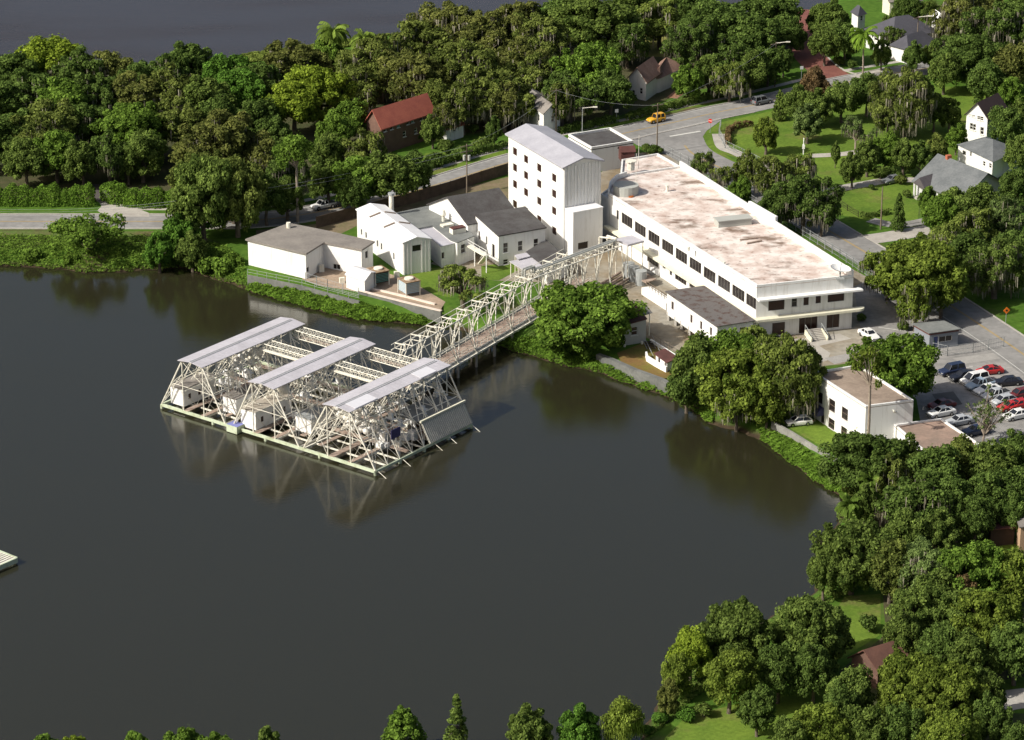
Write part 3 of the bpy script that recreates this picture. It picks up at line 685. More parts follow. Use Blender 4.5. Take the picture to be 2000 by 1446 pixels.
building('link_block', 'white link block joining the tower to the long laboratory', [(1174, 384), (1196, 397), (1214, 385), (1192, 370)], G + 7.6, wall=WALLW, roof=WHITE, over=.05, parapet={'all': .3},
         wins={1: [(1202, 425, .9, 2.0), (1202, 455, .9, 1.6)]})
building('rear_annex', 'flat dark-roofed white annex behind the tower', [(1110, 268), (1155, 294), (1237, 281), (1192, 255)], G + 4.6, wall=WALLW, roof=ROOFD, over=0, parapet={'all': .45})
# ------------------------------------------------------------------ workshop buildings left of the tower
k6 = lambda l: [(780 + x / 6.667, 360 + y / 6.667) + tuple(r) for x, y, *r in l]
building('gabled_workshop', 'white gabled workshop with dark grey roof beside the tower', [(838, 400), (914, 438), (1010, 421), (934, 383)], G + 5.4, wall=WALLW, roof=ROOFD, rtype='gable', rise=3.2, over=.35, axis=1, thick=.2,
         wins={0: k6([(460, 285, .7, 1.0, 'sash'), (692, 390, 1.1, 1.3, 'sash')])})
f = building('two_storey_workshop', 'two-storey white workshop with sloping dark roof in front of the tower', [(974, 462), (1065, 446), (1024, 417), (929, 431)], G + 5.6, wall=WALLW, roof=ROOFD, rtype='shed', rise=1.0, over=.3, thick=.2,
         wins={0: k6([(1385, 830, 1.0, 1.9, 'sash'), (1575, 805, 1.0, 1.9, 'sash'), (1780, 775, 1.0, 1.9, 'sash'), (1385, 1040, 1.0, 1.8, 'sash')]), 3: k6([(1040, 670, .7, 1.7, 'plain', GLASSR), (1135, 735, .7, 1.6), (1222, 870, 1.2, 2.6, 'door')])})
for x, y, z, hh in ((1018, 465, G + 3, 2.5),):
    pass
building('low_grey_workshop', 'low grey flat-roofed workshop between the gabled workshop and the white hall', [(762, 420), (836, 404), (882, 432), (926, 462), (893, 475), (880, 470), (845, 442), (818, 447)], G + 4.3, wall=WALLW, roof=ROOFGR, over=.1, thick=.15,
         wins={3: k6([(832, 840, 1.2, 1.7, 'sash')])})
building('lilac_roofed_link', 'small white link building with lilac sheet roof and one dark window', [(820, 449), (841, 465), (862, 482), (893, 475), (872, 458), (851, 441)], G + 4.0, wall=WALLW, roof=ROOFL, over=.15, thick=.12,
         wins={2: [(863, 500, 1.1, 1.2, 'plain')]})
hall = building('white_metal_hall', 'white metal hall with stepped white roof and ribbed front', [(697, 410), (787, 475), (841, 467), (751, 402)], G + 6.0, wall=WALLW, roof=ROOFW, rtype='gable', rise=.7, over=.2, axis=0, thick=.14, ribs={1: .68},
         wins={0: [(706, 454, .7, 1.2), (715, 460, .7, 1.2), (737, 476, .7, 1.3), (745, 482, .7, 1.3), (769, 501, .7, 1.3)], 1: [(814, 485, 1.7, 1.2)]})
HP = [U(x, y, G + 6.0) for x, y in ((697, 410), (787, 475), (841, 467))]
ha = (HP[1] - HP[0]); hb = HP[2] - HP[1]
for t in (.27, .58):
    mb = MB(); a = HP[0] + ha * t; n_ = hb.length
    for s0, s1 in ((0.02, .42), (.58, .98)):
        p = a + hb * s0; q = a + hb * s1; zz0 = G + 6.16 + .7 * (s0 * 2 if s0 < .5 else 2 - 2 * s0); zz1 = G + 6.16 + .7 * (s1 * 2 if s1 < .5 else 2 - 2 * s1)
        mb.beam((p.x, p.y, zz0 + .08), (q.x, q.y, zz1 + .08), .35, .22)
    mb.build('roof_batten', mat('tan_trim', (.25, .20, .16)), hall)
c = U(763, 415, G + 1); st = thing('flue_stack', 'pale metal flue stack rising beside the white hall', 'chimney stack', (c.x, c.y, G))
mb = MB(); c = U(764, 378, G + 8.5); mb.tube((c.x, c.y, G), (c.x, c.y, G + 8.2), .45, n=12); mb.build('pipe', PIPE, st); mb = MB(); mb.tube((c.x, c.y, G + 8.2), (c.x, c.y, G + 8.6), .6, n=12); mb.build('cap', GREYP, st)
st.location = (c.x, c.y, G)
for ch in st.children: ch.location = Vector((U(763, 415, G + 1).x - c.x, U(763, 415, G + 1).y - c.y, 0))
ware = building('grey_roofed_warehouse', 'white warehouse with brown-grey roof at the lake corner', [(484, 470), (597, 497), (632, 475), (706, 489), (728, 475), (640, 455), (565, 440)], G + 4.6, wall=WALLW, roof=ROOFB, over=.3, thick=.3,
         wins={1: [(601, 527, .9, .9)], 2: [(654, 521, .8, 1.0, 'door'), (661, 522, .8, 1.0, 'door')], 3: [(716, 498, 1.0, 1.4)]})
c = U(564, 440, G + 5.2); mb = MB(); mb.tube((c.x, c.y - .6, G + 4.9), (c.x, c.y - .6, G + 5.9), .4, n=10); mb.build('roof_vent', PIPE, ware)
# small things on the workshop roofs
roofk = thing('roof_air_handler', 'pale air handler box with maroon lid on the low grey roof', 'air handler', tuple(U(894, 452, G + 4.45)))
c = U(894, 454, G + 4.5); mb = MB(); mb.box((c.x, c.y, G + 4.46), 2.7, 1.3, .9, tb_); mb.build('casing', PIPE, roofk); mb = MB(); mb.box((c.x, c.y, G + 5.36), 2.6, 1.4, .18, tb_); mb.build('lid', ROOFM, roofk)
c = U(873, 441, G + 4.5); o = MB().box((c.x, c.y, G + 4.46), 2.2, 1.2, .35, tb_).build('roof_hatch', PIPE, base=(c.x, c.y, G + 4.46)); tag(o, 'low pale roof hatch beside the air handler', 'hatch')
c = U(866, 432, G + 4.5); vt = thing('roof_exhaust', 'pale exhaust cowl and pipe standing on the low grey roof', 'exhaust', (c.x, c.y, G + 4.46))
mb = MB(); mb.tube((c.x, c.y, G + 4.46), (c.x, c.y, G + 5.6), .3, n=10); mb.build('pipe', PIPE, vt); mb = MB(); mb.tube((c.x, c.y, G + 5.6), (c.x, c.y, G + 6.6), .5, .35, n=10); mb.build('cowl', PIPE, vt)
# lean-to canopies in front of the two-storey workshop
def shelter(name, label, pix, z, m, posts=True, th=.15, zb=G):
    P = [U(x, y, z) for x, y in pix]; c = sum(P, Vector()) / len(P); r = thing(name, label, 'shelter', (c.x, c.y, zb))
    MB().prism(P, z, z + th).build('roof', m, r)
    if posts:
        for p in P:
            q = p.lerp(c, .08); MB().tube((q.x, q.y, zb), (q.x, q.y, z - .002), .09).build('post', PIPE, r)
    return r
shelter('lean_to_shelter', 'lilac sheet-roofed shelter in front of the two-storey workshop', [(995, 512), (1024, 530), (1062, 519), (1036, 504)], G + 2.8, ROOFL)
shelter('small_lean_to', 'small lilac canopy against the two-storey workshop wall', [(1005, 500), (1012, 508), (1036, 502), (1028, 495)], G + 3.1, ROOFL)
building('dark_roofed_store', 'low store with dark flat roof at the tower foot', [(1028, 494), (1068, 524), (1108, 508), (1066, 470)], G + 3.0, wall=WALLW, roof=ROOFD, over=.15, thick=.15)
# external stair on the workshop
es = thing('outside_stair', 'white outside stair with landing on the workshop side wall', 'stairs', tuple(U(940, 510)))
mb = MB(); a = U(912, 478, G + 3.3); b_ = U(950, 500, G + 3.2); mb.beam(a, b_, 1.0, .18); b2 = U(938, 515, G + .6); mb.beam(b_, b2, .9, .18); mb.build('flight', PIPE, es)
mb = MB()
for h in (.5, 1.0): mb.tube(a + Vector((0, 0, h)), b_ + Vector((0, 0, h)), .04); mb.tube(b_ + Vector((0, 0, h)), b2 + Vector((0, 0, h)), .04)
for t in (0, .33, .66, 1): q = a.lerp(b_, t); mb.tube(q, q + Vector((0, 0, 1)), .04)
mb.build('handrail', WHITE, es)
mb = MB(); q = b_; mb.tube((q.x, q.y, G), q, .1); q = a.lerp(b_, .4); mb.tube((q.x, q.y, G), q, .1); mb.build('post', WHITE, es)
# ------------------------------------------------------------------ right-hand small buildings
building('rusty_roofed_store', 'long raised white store with rusty striped roof beside the long laboratory', [(1303, 571), (1401, 638), (1471, 627), (1374, 561)], G + 5.0, G + 1.5, wall=WALLW, roof=RUST, over=.3, thick=.15,
         wins={0: Z5([(537, 1110, .9, 1.5, 'plain', GLASSR), (658, 1195, .8, 1.5, 'plain', GLASSR), (720, 1236, .8, 1.5, 'plain', GLASSR), (783, 1275, .8, 1.5, 'plain', GLASSR)]), 1: Z5([(988, 1272, 1.1, 1.4, 'sash', GLASSR)])})
sp = [U(x, y, G + 5.0) for x, y in ((1303, 571), (1401, 638), (1471, 627), (1374, 561))]
br = bpy.data.objects['rusty_roofed_store']
for t in (.02, .17, .29, .45, .62, .8, .98):
    for s in (.04, .96):
        p = sp[0].lerp(sp[1], t).lerp(sp[3].lerp(sp[2], t), s); MB().box((p.x, p.y, G - .1), .5, .5, 1.7, (1, 1, 0)).build('pier', CONC, br)
mb = MB(); mb.prism([p.lerp(sum(sp, Vector()) / 4, .01) for p in sp], G + .95, G + 1.45); mb.build('floor_slab', WOODD, br)
building('lakeside_shed', 'white shed on posts under the big oak at the lake edge', [(1196, 608), (1219, 636), (1262, 629), (1240, 602)], G + 3.6, G + .5, wall=WALLG, roof=ROOFM, over=.25, thick=.15, rtype='shed', rise=.5,
         wins={1: [(1239, 647, 1.2, 1.5, 'sash', GLASSR)]})
for x, y in ((1220, 672), (1254, 667)):
    p = U(x, y, G + .5); MB().tube((p.x, p.y, .6), (p.x, p.y, G + .5), .2).build('pier', PIPE, bpy.data.objects['lakeside_shed'])
shelter('flat_canopy', 'pale flat canopy beside the lakeside shed', [(1238, 606), (1252, 619), (1270, 613), (1254, 602)], G + 3.9, ROOFGR)
building('pump_house', 'small pump house with maroon roof below the terrace wall', [(1281, 692), (1303, 708), (1322, 700), (1298, 684)], 3.6, 1.4, wall=WALLW, roof=ROOFM, over=.3, thick=.12, wins={0: [(1287, 704, .8, 1.2, 'door'), (1300, 712, .8, .9)]})
# office building
m4 = lambda l: [(1500 + x / 4.0, 560 + y / 4.0) + tuple(r) for x, y, *r in l]
office = building('white_office', 'two-storey white office block with brown flat roof and blue awning', [(1587, 731), (1691, 798), (1784, 786), (1677, 717)], G + 7.0, wall=WALLW, frame=FRAMED, roof=mat('brown_roof', (.33, .265, .21), .95, .1, .25, col2=(.20, .155, .12), fine=.1), over=0, thick=.1, parapet={'all': .3},
         wins={0: m4([(405, 868, 1.6, 1.9, 'sash'), (500, 930, 1.8, 2.0, 'sash'), (600, 995, 1.8, 2.0, 'sash'), (495, 1080, 1.8, 2.0, 'sash'), (593, 1143, 1.7, 1.9, 'sash'), (425, 1045, 1.0, 2.1, 'door')])})
OP = [U(x, y, G + 7.0) for x, y in ((1587, 731), (1691, 798), (1784, 786))]
oa = (OP[1] - OP[0]).normalized(); on = Vector((oa.y, -oa.x, 0)); on = -on if on.x > 0 else on
c = onplane(1602, 807, Vector((OP[0].x, OP[0].y, 0)), on)
mb = MB()
for k in range(6):
    a0 = math.pi / 2 * k / 6; a1 = math.pi / 2 * (k + 1) / 6
    q = [c - oa * 1.1 + on * 1.3 * math.sin(a0) + Vector((0, 0, 1.2 * math.cos(a0))), c + oa * 1.1 + on * 1.3 * math.sin(a0) + Vector((0, 0, 1.2 * math.cos(a0))),
         c + oa * 1.1 + on * 1.3 * math.sin(a1) + Vector((0, 0, 1.2 * math.cos(a1))), c - oa * 1.1 + on * 1.3 * math.sin(a1) + Vector((0, 0, 1.2 * math.cos(a1)))]
    mb.poly(q)
    for s in (-1.1, 1.1): mb.poly([c + oa * s, q[0] + oa * (s + 1.1), q[3] + oa * (s + 1.1)])
mb.build('awning', mat('blue_awning', (.05, .05, .12)), office)
obn = (OP[2] - OP[1]).normalized(); ob2 = Vector((obn.y, -obn.x, 0)); ob2 = -ob2 if ob2.y > 0 else ob2
c = onplane(1744, 801, Vector((OP[1].x, OP[1].y, 0)), ob2); mb = MB(); mb.beam(c, c + ob2 * .7, .12); mb.ball(c + ob2 * .75, .32, .6); mb.build('wall_lamp', PIPE, office)
building('office_annex', 'single-storey annex with pinkish-brown flat roof below the white office', [(1746, 833), (1812, 892), (1915, 872), (1838, 821)], G + 3.4, wall=WALLW, roof=mat('pinkbrown_roof', (.33, .23, .18), .95, .1, .2, col2=(.20, .155, .125), fine=.1), over=0, thick=.1, parapet={'all': .25})
gh = building('gate_house', 'small blue-grey gate house with flat roof and maroon fascia', [(1786, 634), (1816, 651), (1872, 643), (1843, 629)], G + 3.0, wall=mat('bluegrey_wall', (.22, .24, .27), .7, .05, .5), roof=ROOFGR, over=.3, thick=.12, fascia=ROOFM,
         wins={1: [(1847, 662, 2.4, 1.0, 'grid'), (1828, 668, 1.0, 2.0, 'door', mat('blue_door', (.07, .09, .2)))]})
# ------------------------------------------------------------------ houses
building('red_roofed_house', 'brick house with long red roof and teal shutters among the trees', [(716, 236), (745, 248), (845, 216), (818, 205)], G + 5.8, wall=BRICKW, roof=ROOFR, rtype='gable', rise=2.8, over=.5, axis=1, thick=.2, cat='house',
         wins={1: [(x, y, .9, 1.2, 'sash', g) for x, y, g in ((752, 252, GLASS), (765, 248, GLASS), (778, 244, TEAL), (797, 238, GLASS), (806, 235, TEAL), (823, 230, GLASS), (790, 262, GLASS), (812, 256, GLASS))]})
building('small_red_roofed_garage', 'little pale garage with a red roof beside the brick house', [(858, 243), (872, 252), (905, 242), (890, 234)], G + 2.8, wall=WALLW, roof=ROOFR, rtype='gable', rise=1.4, over=.3, axis=1, thick=.15, cat='garage', wins={1: [(888, 252, .9, 1.1, 'sash')]})
building('brown_roofed_cottage', 'white gabled cottage with steep rusty brown roof by the upper road', [(1229, 150), (1262, 158), (1290, 138), (1258, 130)], G + 4.4, wall=WALLW, roof=mat('rust_shingle', (.27, .17, .13), .9, .1, .4, col2=(.17, .10, .075), fine=.15), rtype='gable', rise=2.4, over=.5, axis=1, thick=.2, cat='house',
         wins={0: [(1238, 137, .9, 1.1, 'sash'), (1237, 182, .8, 1.3, 'sash'), (1252, 178, .8, 1.3, 'sash')]})
building('cottage_wing', 'low white wing of the cottage under a wide brown roof', [(1262, 158), (1290, 152), (1338, 130), (1290, 122)], G + 3.2, wall=WALLW, roof=MT['rust_shingle'], rtype='hip', rise=2.2, over=.6, axis=1, cat='house', wins={0: [(1272, 164, 1.2, 1.1, 'sash')]})
building('hidden_white_house', 'tall white house half hidden behind moss-hung oaks', [(1018, 190), (1062, 222), (1094, 212), (1050, 180)], G + 4.8, wall=WALLW, roof=ROOFB, rtype='gable', rise=1.3, over=.3, axis=0, cat='house', wins={0: [(1035, 216, .9, 1.3, 'sash'), (1052, 230, .9, 1.3, 'sash')], 1: [(1080, 232, .9, 1.3, 'sash')]})
building('dark_roofed_villa', 'large villa with wide dark slate roof near the far lake', [(1690, 58), (1745, 74), (1830, 62), (1775, 46)], G + 4, wall=WALLW, roof=mat('slate', (.075, .075, .09), .8, .1, .3, fine=.1), rtype='hip', rise=3.4, over=.8, axis=1, cat='house', wins={0: [(1712, 74, 1.5, 1.4, 'sash')], 1: [(1770, 80, 1.5, 1.4, 'sash'), (1800, 76, 1.5, 1.4, 'sash')]})
building('villa_wing', 'dark slate-roofed wing in front of the large villa', [(1740, 88), (1775, 98), (1828, 82), (1795, 72)], G + 3.2, wall=WALLW, roof=MT['slate'], rtype='hip', rise=2.4, over=.6, axis=1, cat='house', wins={1: [(1800, 100, 1.3, 1.3, 'sash')]})
building('cupola_pavilion', 'little white pavilion with dark pyramid roof beside the villa', [(1664, 24), (1676, 32), (1690, 27), (1678, 20)], G + 4.2, wall=WALLW, roof=MT['slate'], rtype='hip', rise=1.8, over=.5, axis=0, cat='pavilion', wins={1: [(1683, 36, .9, 1.2, 'sash')]})
building('far_cream_house', 'cream house far away at the top edge by the lake', [(1724, -2), (1738, 4), (1800, 0), (1788, -8)], G + 3.2, wall=CREAM, roof=ROOFB, rtype='gable', rise=1.2, over=.3, axis=1, cat='house')
building('far_white_house', 'narrow white house between the dark trees right of the villa', [(1820, 34), (1832, 42), (1846, 36), (1834, 28)], G + 4.5, wall=WALLW, roof=ROOFW, rtype='gable', rise=1.2, over=.2, axis=0, cat='house')
building('white_gabled_house', 'tall two-storey white house with gable end and paired windows', [(1888, 222), (1929, 230), (1966, 212), (1926, 204)], G + 6.0, wall=WALLW, roof=mat('dark_brown_roof', (.06, .04, .04), .9, .1), rtype='gable', rise=2.6, over=.4, axis=1, cat='house',
         wins={0: [(1896, 221, .7, 1.3, 'sash'), (1902, 223, .7, 1.3, 'sash'), (1912, 228, .7, 1.3, 'sash'), (1918, 230, .7, 1.3, 'sash'), (1897, 247, .7, 1.3, 'sash'), (1903, 249, .7, 1.3, 'sash'), (1918, 256, .8, 1.5, 'sash')]})
building('white_side_house', 'white single-storey house with brown and grey hipped roof behind the bungalow', [(1872, 283), (1939, 316), (1990, 292), (1926, 268)], G + 3.8, wall=WALLW, roof=ROOFG, rtype='hip', rise=1.9, over=.4, axis=0, cat='house',
         wins={0: [(1883, 299, 1.2, .9), (1896, 300, .6, 1.2), (1922, 320, .9, 1.0, 'sash'), (1934, 324, .9, 1.0, 'sash')]})
bung = building('grey_roofed_bungalow', 'bungalow with broad grey shingle roof, brick chimney and front porch', [(1790, 352), (1880, 388), (1966, 360), (1878, 326)], G + 3.2, wall=mat('pale_grey_siding', (.55, .56, .55), .7, .05, .6), roof=ROOFG, rtype='gable', rise=3.6, over=.7, axis=0, thick=.2, cat='house',
         wins={0: [(1812, 375, 1.1, 1.3, 'sash'), (1840, 386, 1.1, 1.3, 'sash')], 1: [(1895, 392, .9, 1.2, 'sash'), (1907, 388, .9, 1.5, 'sash'), (1919, 382, .8, 1.2, 'sash'), (1936, 374, 1.8, 1.5, 'sash'), (1925, 344, .7, 1.1)]})
c = U(1852, 318, G + 6); MB().box((c.x, c.y, G + 4.5), .95, .8, 3.0, (1, .4, 0)).build('chimney', mat('orange_brick', (.42, .13, .07), .9, .1, 2), bung)
pq = [U(x, y, G + 2.9) for x, y in ((1784, 358), (1806, 372), (1836, 362), (1815, 348))]
mb = MB(); m0 = (pq[0] + pq[1]) / 2; m1 = (pq[2] + pq[3]) / 2; up = Vector((0, 0, 1.6))
for e0, e1 in ((pq[0], pq[3]), (pq[1], pq[2])): mb.hexa([e0, e1, m1 + up, m0 + up], [v + Vector((0, 0, .18)) for v in (e0, e1, m1 + up, m0 + up)])
mb.poly([pq[0], pq[1], m0 + up * .98]); mb.build('porch_roof', [mat('porch_shingle', (.10, .09, .095))], bung)
for p in pq: q = p.lerp((pq[0] + pq[2]) / 2, .08); MB().box((q.x, q.y, G), .3, .3, 2.9).build('porch_post', WHITE, bung)
MB().prism([p.lerp((pq[0] + pq[2]) / 2, .03) for p in pq], G, G + .35).build('porch_floor', CONC, bung)
building('brown_roofed_lodge', 'low lodge with reddish-brown roof between the lower right trees', [(1664, 1284), (1715, 1306), (1806, 1280), (1752, 1254)], G + 3.0, wall=BRICKW, roof=mat('redbrown_roof', (.15, .075, .055), .9, .1, .4, col2=(.10, .05, .04), fine=.1), rtype='gable', rise=1.8, over=.4, axis=1, cat='house')
building('pink_brown_outhouse', 'small outhouse with pinkish-brown roof behind the lodge', [(1775, 1278), (1790, 1288), (1825, 1282), (1810, 1270)], G + 2.8, wall=BRICKW, roof=mat('pinkish_roof', (.36, .22, .17), .9, .1, .5), rtype='gable', rise=1.0, over=.3, axis=1, cat='outhouse')
building('maroon_roofed_carport', 'maroon-roofed carport on white posts in deep tree shade', [(1932, 1030), (1936, 1034), (1982, 1030), (1984, 1010)], G + 2.7, wall=WOODD, roof=ROOFM, rtype='flat', over=.4, cat='carport')
building('tan_corner_house', 'tan wall corner of a house at the right edge below the carport', [(1988, 1012), (1994, 1030), (2040, 1024), (2040, 1004)], G + 4.0, wall=mat('tan_wall', (.5, .34, .22), .8, .05), roof=ROOFB, over=.3, cat='house')
# ------------------------------------------------------------------ the floating test platform
DZ = .75
O_, N_, Q_ = U(316, 789, DZ), U(733, 920, DZ), U(935, 832, DZ)
DA = (N_ - O_); LA = DA.length; DA.normalize()
DL = Vector((-DA.y, DA.x, 0)); DL = DL if DL.y > 0 else -DL
LL = (Q_ - N_).dot(DL)
def D(s, t, z=DZ):                       # s metres along the front, t metres away from the lake side
    q = O_ + DA * s + DL * t; return Vector((q.x, q.y, z))
plat = thing('floating_test_platform', 'large pale steel truss platform with three long sheet roofs floating on the lake', 'floating platform', tuple(D(LA / 2, LL / 2, 0)))
HZ = DZ + 8.4
units = [(0.0, .308, .108, .207), (.346, .654, .443, .544), (.675, 1.0, .787, .89)]
NB = 8
rr = random.Random(3)
# pale green perimeter pontoon frame and inner beams
mb = MB()
for a, b in ((D(0, 0), D(LA, 0)), (D(LA, 0), D(LA, LL)), (D(0, LL), D(LA, LL)), (D(0, 0), D(0, LL))):
    mb.beam(a - Vector((0, 0, .15)), b - Vector((0, 0, .15)), .34, .42)
for s in (.0, .25, .5, .75, 1):
    for e in (0, 1):
        q = D(LA, LL * s, DZ - .7) if e else D(LA * s, 0, DZ - .7); mb.tube(q - Vector((0, 0, .5)), q + Vector((0, 0, .6)), .26, n=8)
mb.build('pontoon_frame', PGREEN, plat)
mb = MB()
for u in units:
    for f in (u[0], u[2], u[3], u[1]):
        mb.beam(D(f * LA, .2, DZ - .12), D(f * LA, LL - .2, DZ - .12), .26, .3)
    for k in range(1, NB):
        t = LL * k / NB; mb.beam(D(u[0] * LA, t, DZ - .18), D(u[1] * LA, t, DZ - .18), .2, .22)
mb.build('deck_beams', PIPE, plat)
mb = MB()
for f, t0, t1, w_ in ((.118, 0, 1, 1.0), (.20, .0, .55, .9), (.265, .1, .9, .7), (.455, 0, 1, .9), (.60, .15, 1, 1.0), (.535, .0, .6, .8), (.80, .0, 1, 1.1), (.885, 0, .5, .8), (.93, .55, 1, 2.2), (.705, .1, 1, .8)):
    mb.hexa([D(f * LA - w_ / 2, LL * t0, DZ + .04), D(f * LA + w_ / 2, LL * t0, DZ + .04), D(f * LA + w_ / 2, LL * t1, DZ + .04), D(f * LA - w_ / 2, LL * t1, DZ + .04)],
            [D(f * LA - w_ / 2, LL * t0, DZ + .12), D(f * LA + w_ / 2, LL * t0, DZ + .12), D(f * LA + w_ / 2, LL * t1, DZ + .12), D(f * LA - w_ / 2, LL * t1, DZ + .12)])
for t in (.34, .62, .9):
    mb.hexa([D(.6, LL * t, DZ + .13), D(LA - .6, LL * t, DZ + .13), D(LA - .6, LL * t + 1.1, DZ + .13), D(.6, LL * t + 1.1, DZ + .13)],
            [D(.6, LL * t, DZ + .2), D(LA - .6, LL * t, DZ + .2), D(LA - .6, LL * t + 1.1, DZ + .2), D(.6, LL * t + 1.1, DZ + .2)])
mb.build('walkway', WOOD, plat)
def S(u, k, side, h):   # point on the inclined side at station k, height fraction h
    sb = u[0] if side < 0 else u[1]; st_ = u[2] if side < 0 else u[3]
    return D((sb + (st_ - sb) * h) * LA, LL * k / NB, DZ + (HZ - DZ) * h)
for ui, u in enumerate(units):
    legs = MB(); rods = MB(); post = MB()
    for k in range(NB + 1):
        for sd_ in (-1, 1):
            r = .13 if k in (0, NB) else .105
            legs.tube(S(u, k, sd_, 0), S(u, k, sd_, 1), r, n=6)
            if k % 2 == 0 or k in (0, NB):
                f = u[2] if sd_ < 0 else u[3]; MB().tube(D(f * LA, LL * k / NB, DZ), D(f * LA, LL * k / NB, HZ), .10, n=6).build('post', PIPE, plat)
        rods.tube(S(u, k, -1, .5), S(u, k, 1, .5), .05, n=4) if k % 2 == 0 else None
        # cross frames of the stations
        if k % 2 == 0:
            rods.tube(D(u[2] * LA, LL * k / NB, HZ), S(u, k, 1, .42), .045, n=4); rods.tube(D(u[3] * LA, LL * k / NB, HZ), S(u, k, -1, .42), .045, n=4)
            rods.tube(S(u, k, -1, .5), D(u[2] * LA, LL * k / NB, DZ), .045, n=4); rods.tube(S(u, k, 1, .5), D(u[3] * LA, LL * k / NB, DZ), .045, n=4)
            rods.tube(S(u, k, -1, .5), D(u[2] * LA, LL * k / NB, DZ + 6.2), .045, n=4); rods.tube(S(u, k, 1, .5), D(u[3] * LA, LL * k / NB, DZ + 6.2), .045, n=4)
    for sd_ in (-1, 1):
        for k in range(NB):
            if k % 2 == 0: legs.tube(S(u, k, sd_, 0), S(u, k + 1, sd_, 1), .075, n=5) if sd_ > 0 else rods.tube(S(u, k, sd_, 0), S(u, k + 1, sd_, 1), .06, n=5)
            rods.tube(S(u, k, sd_, 1), S(u, k + 1, sd_, .5), .05, n=4)
            rods.tube(S(u, k, sd_, .5), S(u, k + 1, sd_, 0), .05, n=4); rods.tube(S(u, k, sd_, 0), S(u, k + 1, sd_, .5), .05, n=4)
        rods.tube(S(u, 0, sd_, .5), S(u, NB, sd_, .5), .07, n=5); rods.tube(S(u, 0, sd_, .25), S(u, NB, sd_, .25), .045, n=4)
        legs.tube(S(u, 0, sd_, 1), S(u, NB, sd_, 1), .12, n=6)
        f = u[2] if sd_ < 0 else u[3]
        for z in (DZ + 3.2, DZ + 6.0): rods.tube(D(f * LA, 0, z), D(f * LA, LL, z), .06, n=4)
        for k in range(NB):
            z0, z1 = (DZ + 6.0, HZ) if k % 2 else (HZ, DZ + 6.0)
            rods.tube(D(f * LA, LL * k / NB, z0), D(f * LA, LL * (k + 1) / NB, z1), .05, n=4)
            z0, z1 = (DZ, DZ + 3.2) if k % 2 else (DZ + 3.2, DZ)
            rods.tube(D(f * LA, LL * k / NB, z0), D(f * LA, LL * (k + 1) / NB, z1), .045, n=4)
    legs.build('rafter_frame', PIPE, plat); rods.build('bracing', PIPE, plat)
    # roof: very low double pitch with overhang
    a0, a1 = u[2] * LA - .45, u[3] * LA + .45; mid = (a0 + a1) / 2; t0, t1 = -.5, LL + .5; z = HZ + .14
    mb = MB()
    for x0, x1, za, zb_ in ((a0, mid, z, z + .32), (mid, a1, z + .32, z)):
        mb.hexa([D(x0, t0, za), D(x1, t0, zb_), D(x1, t1, zb_), D(x0, t1, za)], [D(x0, t0, za + .1), D(x1, t0, zb_ + .1), D(x1, t1, zb_ + .1), D(x0, t1, za + .1)])
    rf = mb.build('roof', ROOFL, plat)
    mb = MB()
    for x, zz in ((mid - .02, z + .44), (mid + .35, z + .415)): mb.beam(D(x, t0, zz), D(x, t1 - .6, zz), .12, .05)
    mb.build('ridge_cap', GREYP, rf)
    nr = int(LL / .9); mb = MB()
    for k in range(nr):
        t = t0 + .4 + (t1 - t0 - .8) * k / (nr - 1)
        mb.beam(D(a0 + .05, t, z + .115), D(mid - .2, t, z + .41), .05, .03); mb.beam(D(a1 - .05, t, z + .115), D(mid + .6, t, z + .38), .05, .03)
    mb.build('seam', mat('roof_seam', (.40, .39, .43), .5, .03), rf)
    if ui == 2:
        mb = MB()
        for f0, f1 in ((.06, .27), (.70, .86)):
            ta0, ta1 = t0 + (t1 - t0) * f0, t0 + (t1 - t0) * f1
            q = [D(mid + .6, ta0, z + .45), D(a1 - .1, ta0, z + .16), D(a1 - .1, ta1, z + .16), D(mid + .6, ta1, z + .45)]
            mb.hexa(q, [p + Vector((0, 0, .05)) for p in q])
        mb.build('newer_sheet', mat('pale_sheet', (.66, .66, .70), .45, .03), rf)
# box trusses joining the three roofs
def boxtruss(p, q, w, h, n, mb, r=.06):
    d = (q - p); L = d.length; d.normalize(); sdv = Vector((-d.y, d.x, 0)) * (w / 2); up = Vector((0, 0, h))
    ch = [(sdv, 0), (-sdv, 0), (sdv, 1), (-sdv, 1)]
    for o, k in ch: mb.tube(p + o - up * (1 - k), q + o - up * (1 - k), r * 1.25, n=5)
    for i in range(n + 1):
        a = p + d * (L * i / n)
        for o in (sdv, -sdv): mb.tube(a + o, a + o - up, r * .8, n=4)
        mb.tube(a + sdv, a - sdv, r * .8, n=4); mb.tube(a + sdv - up, a - sdv - up, r * .8, n=4)
        if i < n:
            b = p + d * (L * (i + 1) / n)
            for o in (sdv, -sdv): mb.tube(a + o - up, b + o, r * .7, n=4) if i % 2 else mb.tube(a + o, b + o - up, r * .7, n=4)
            mb.tube(a + sdv, b - sdv, r * .6, n=4)
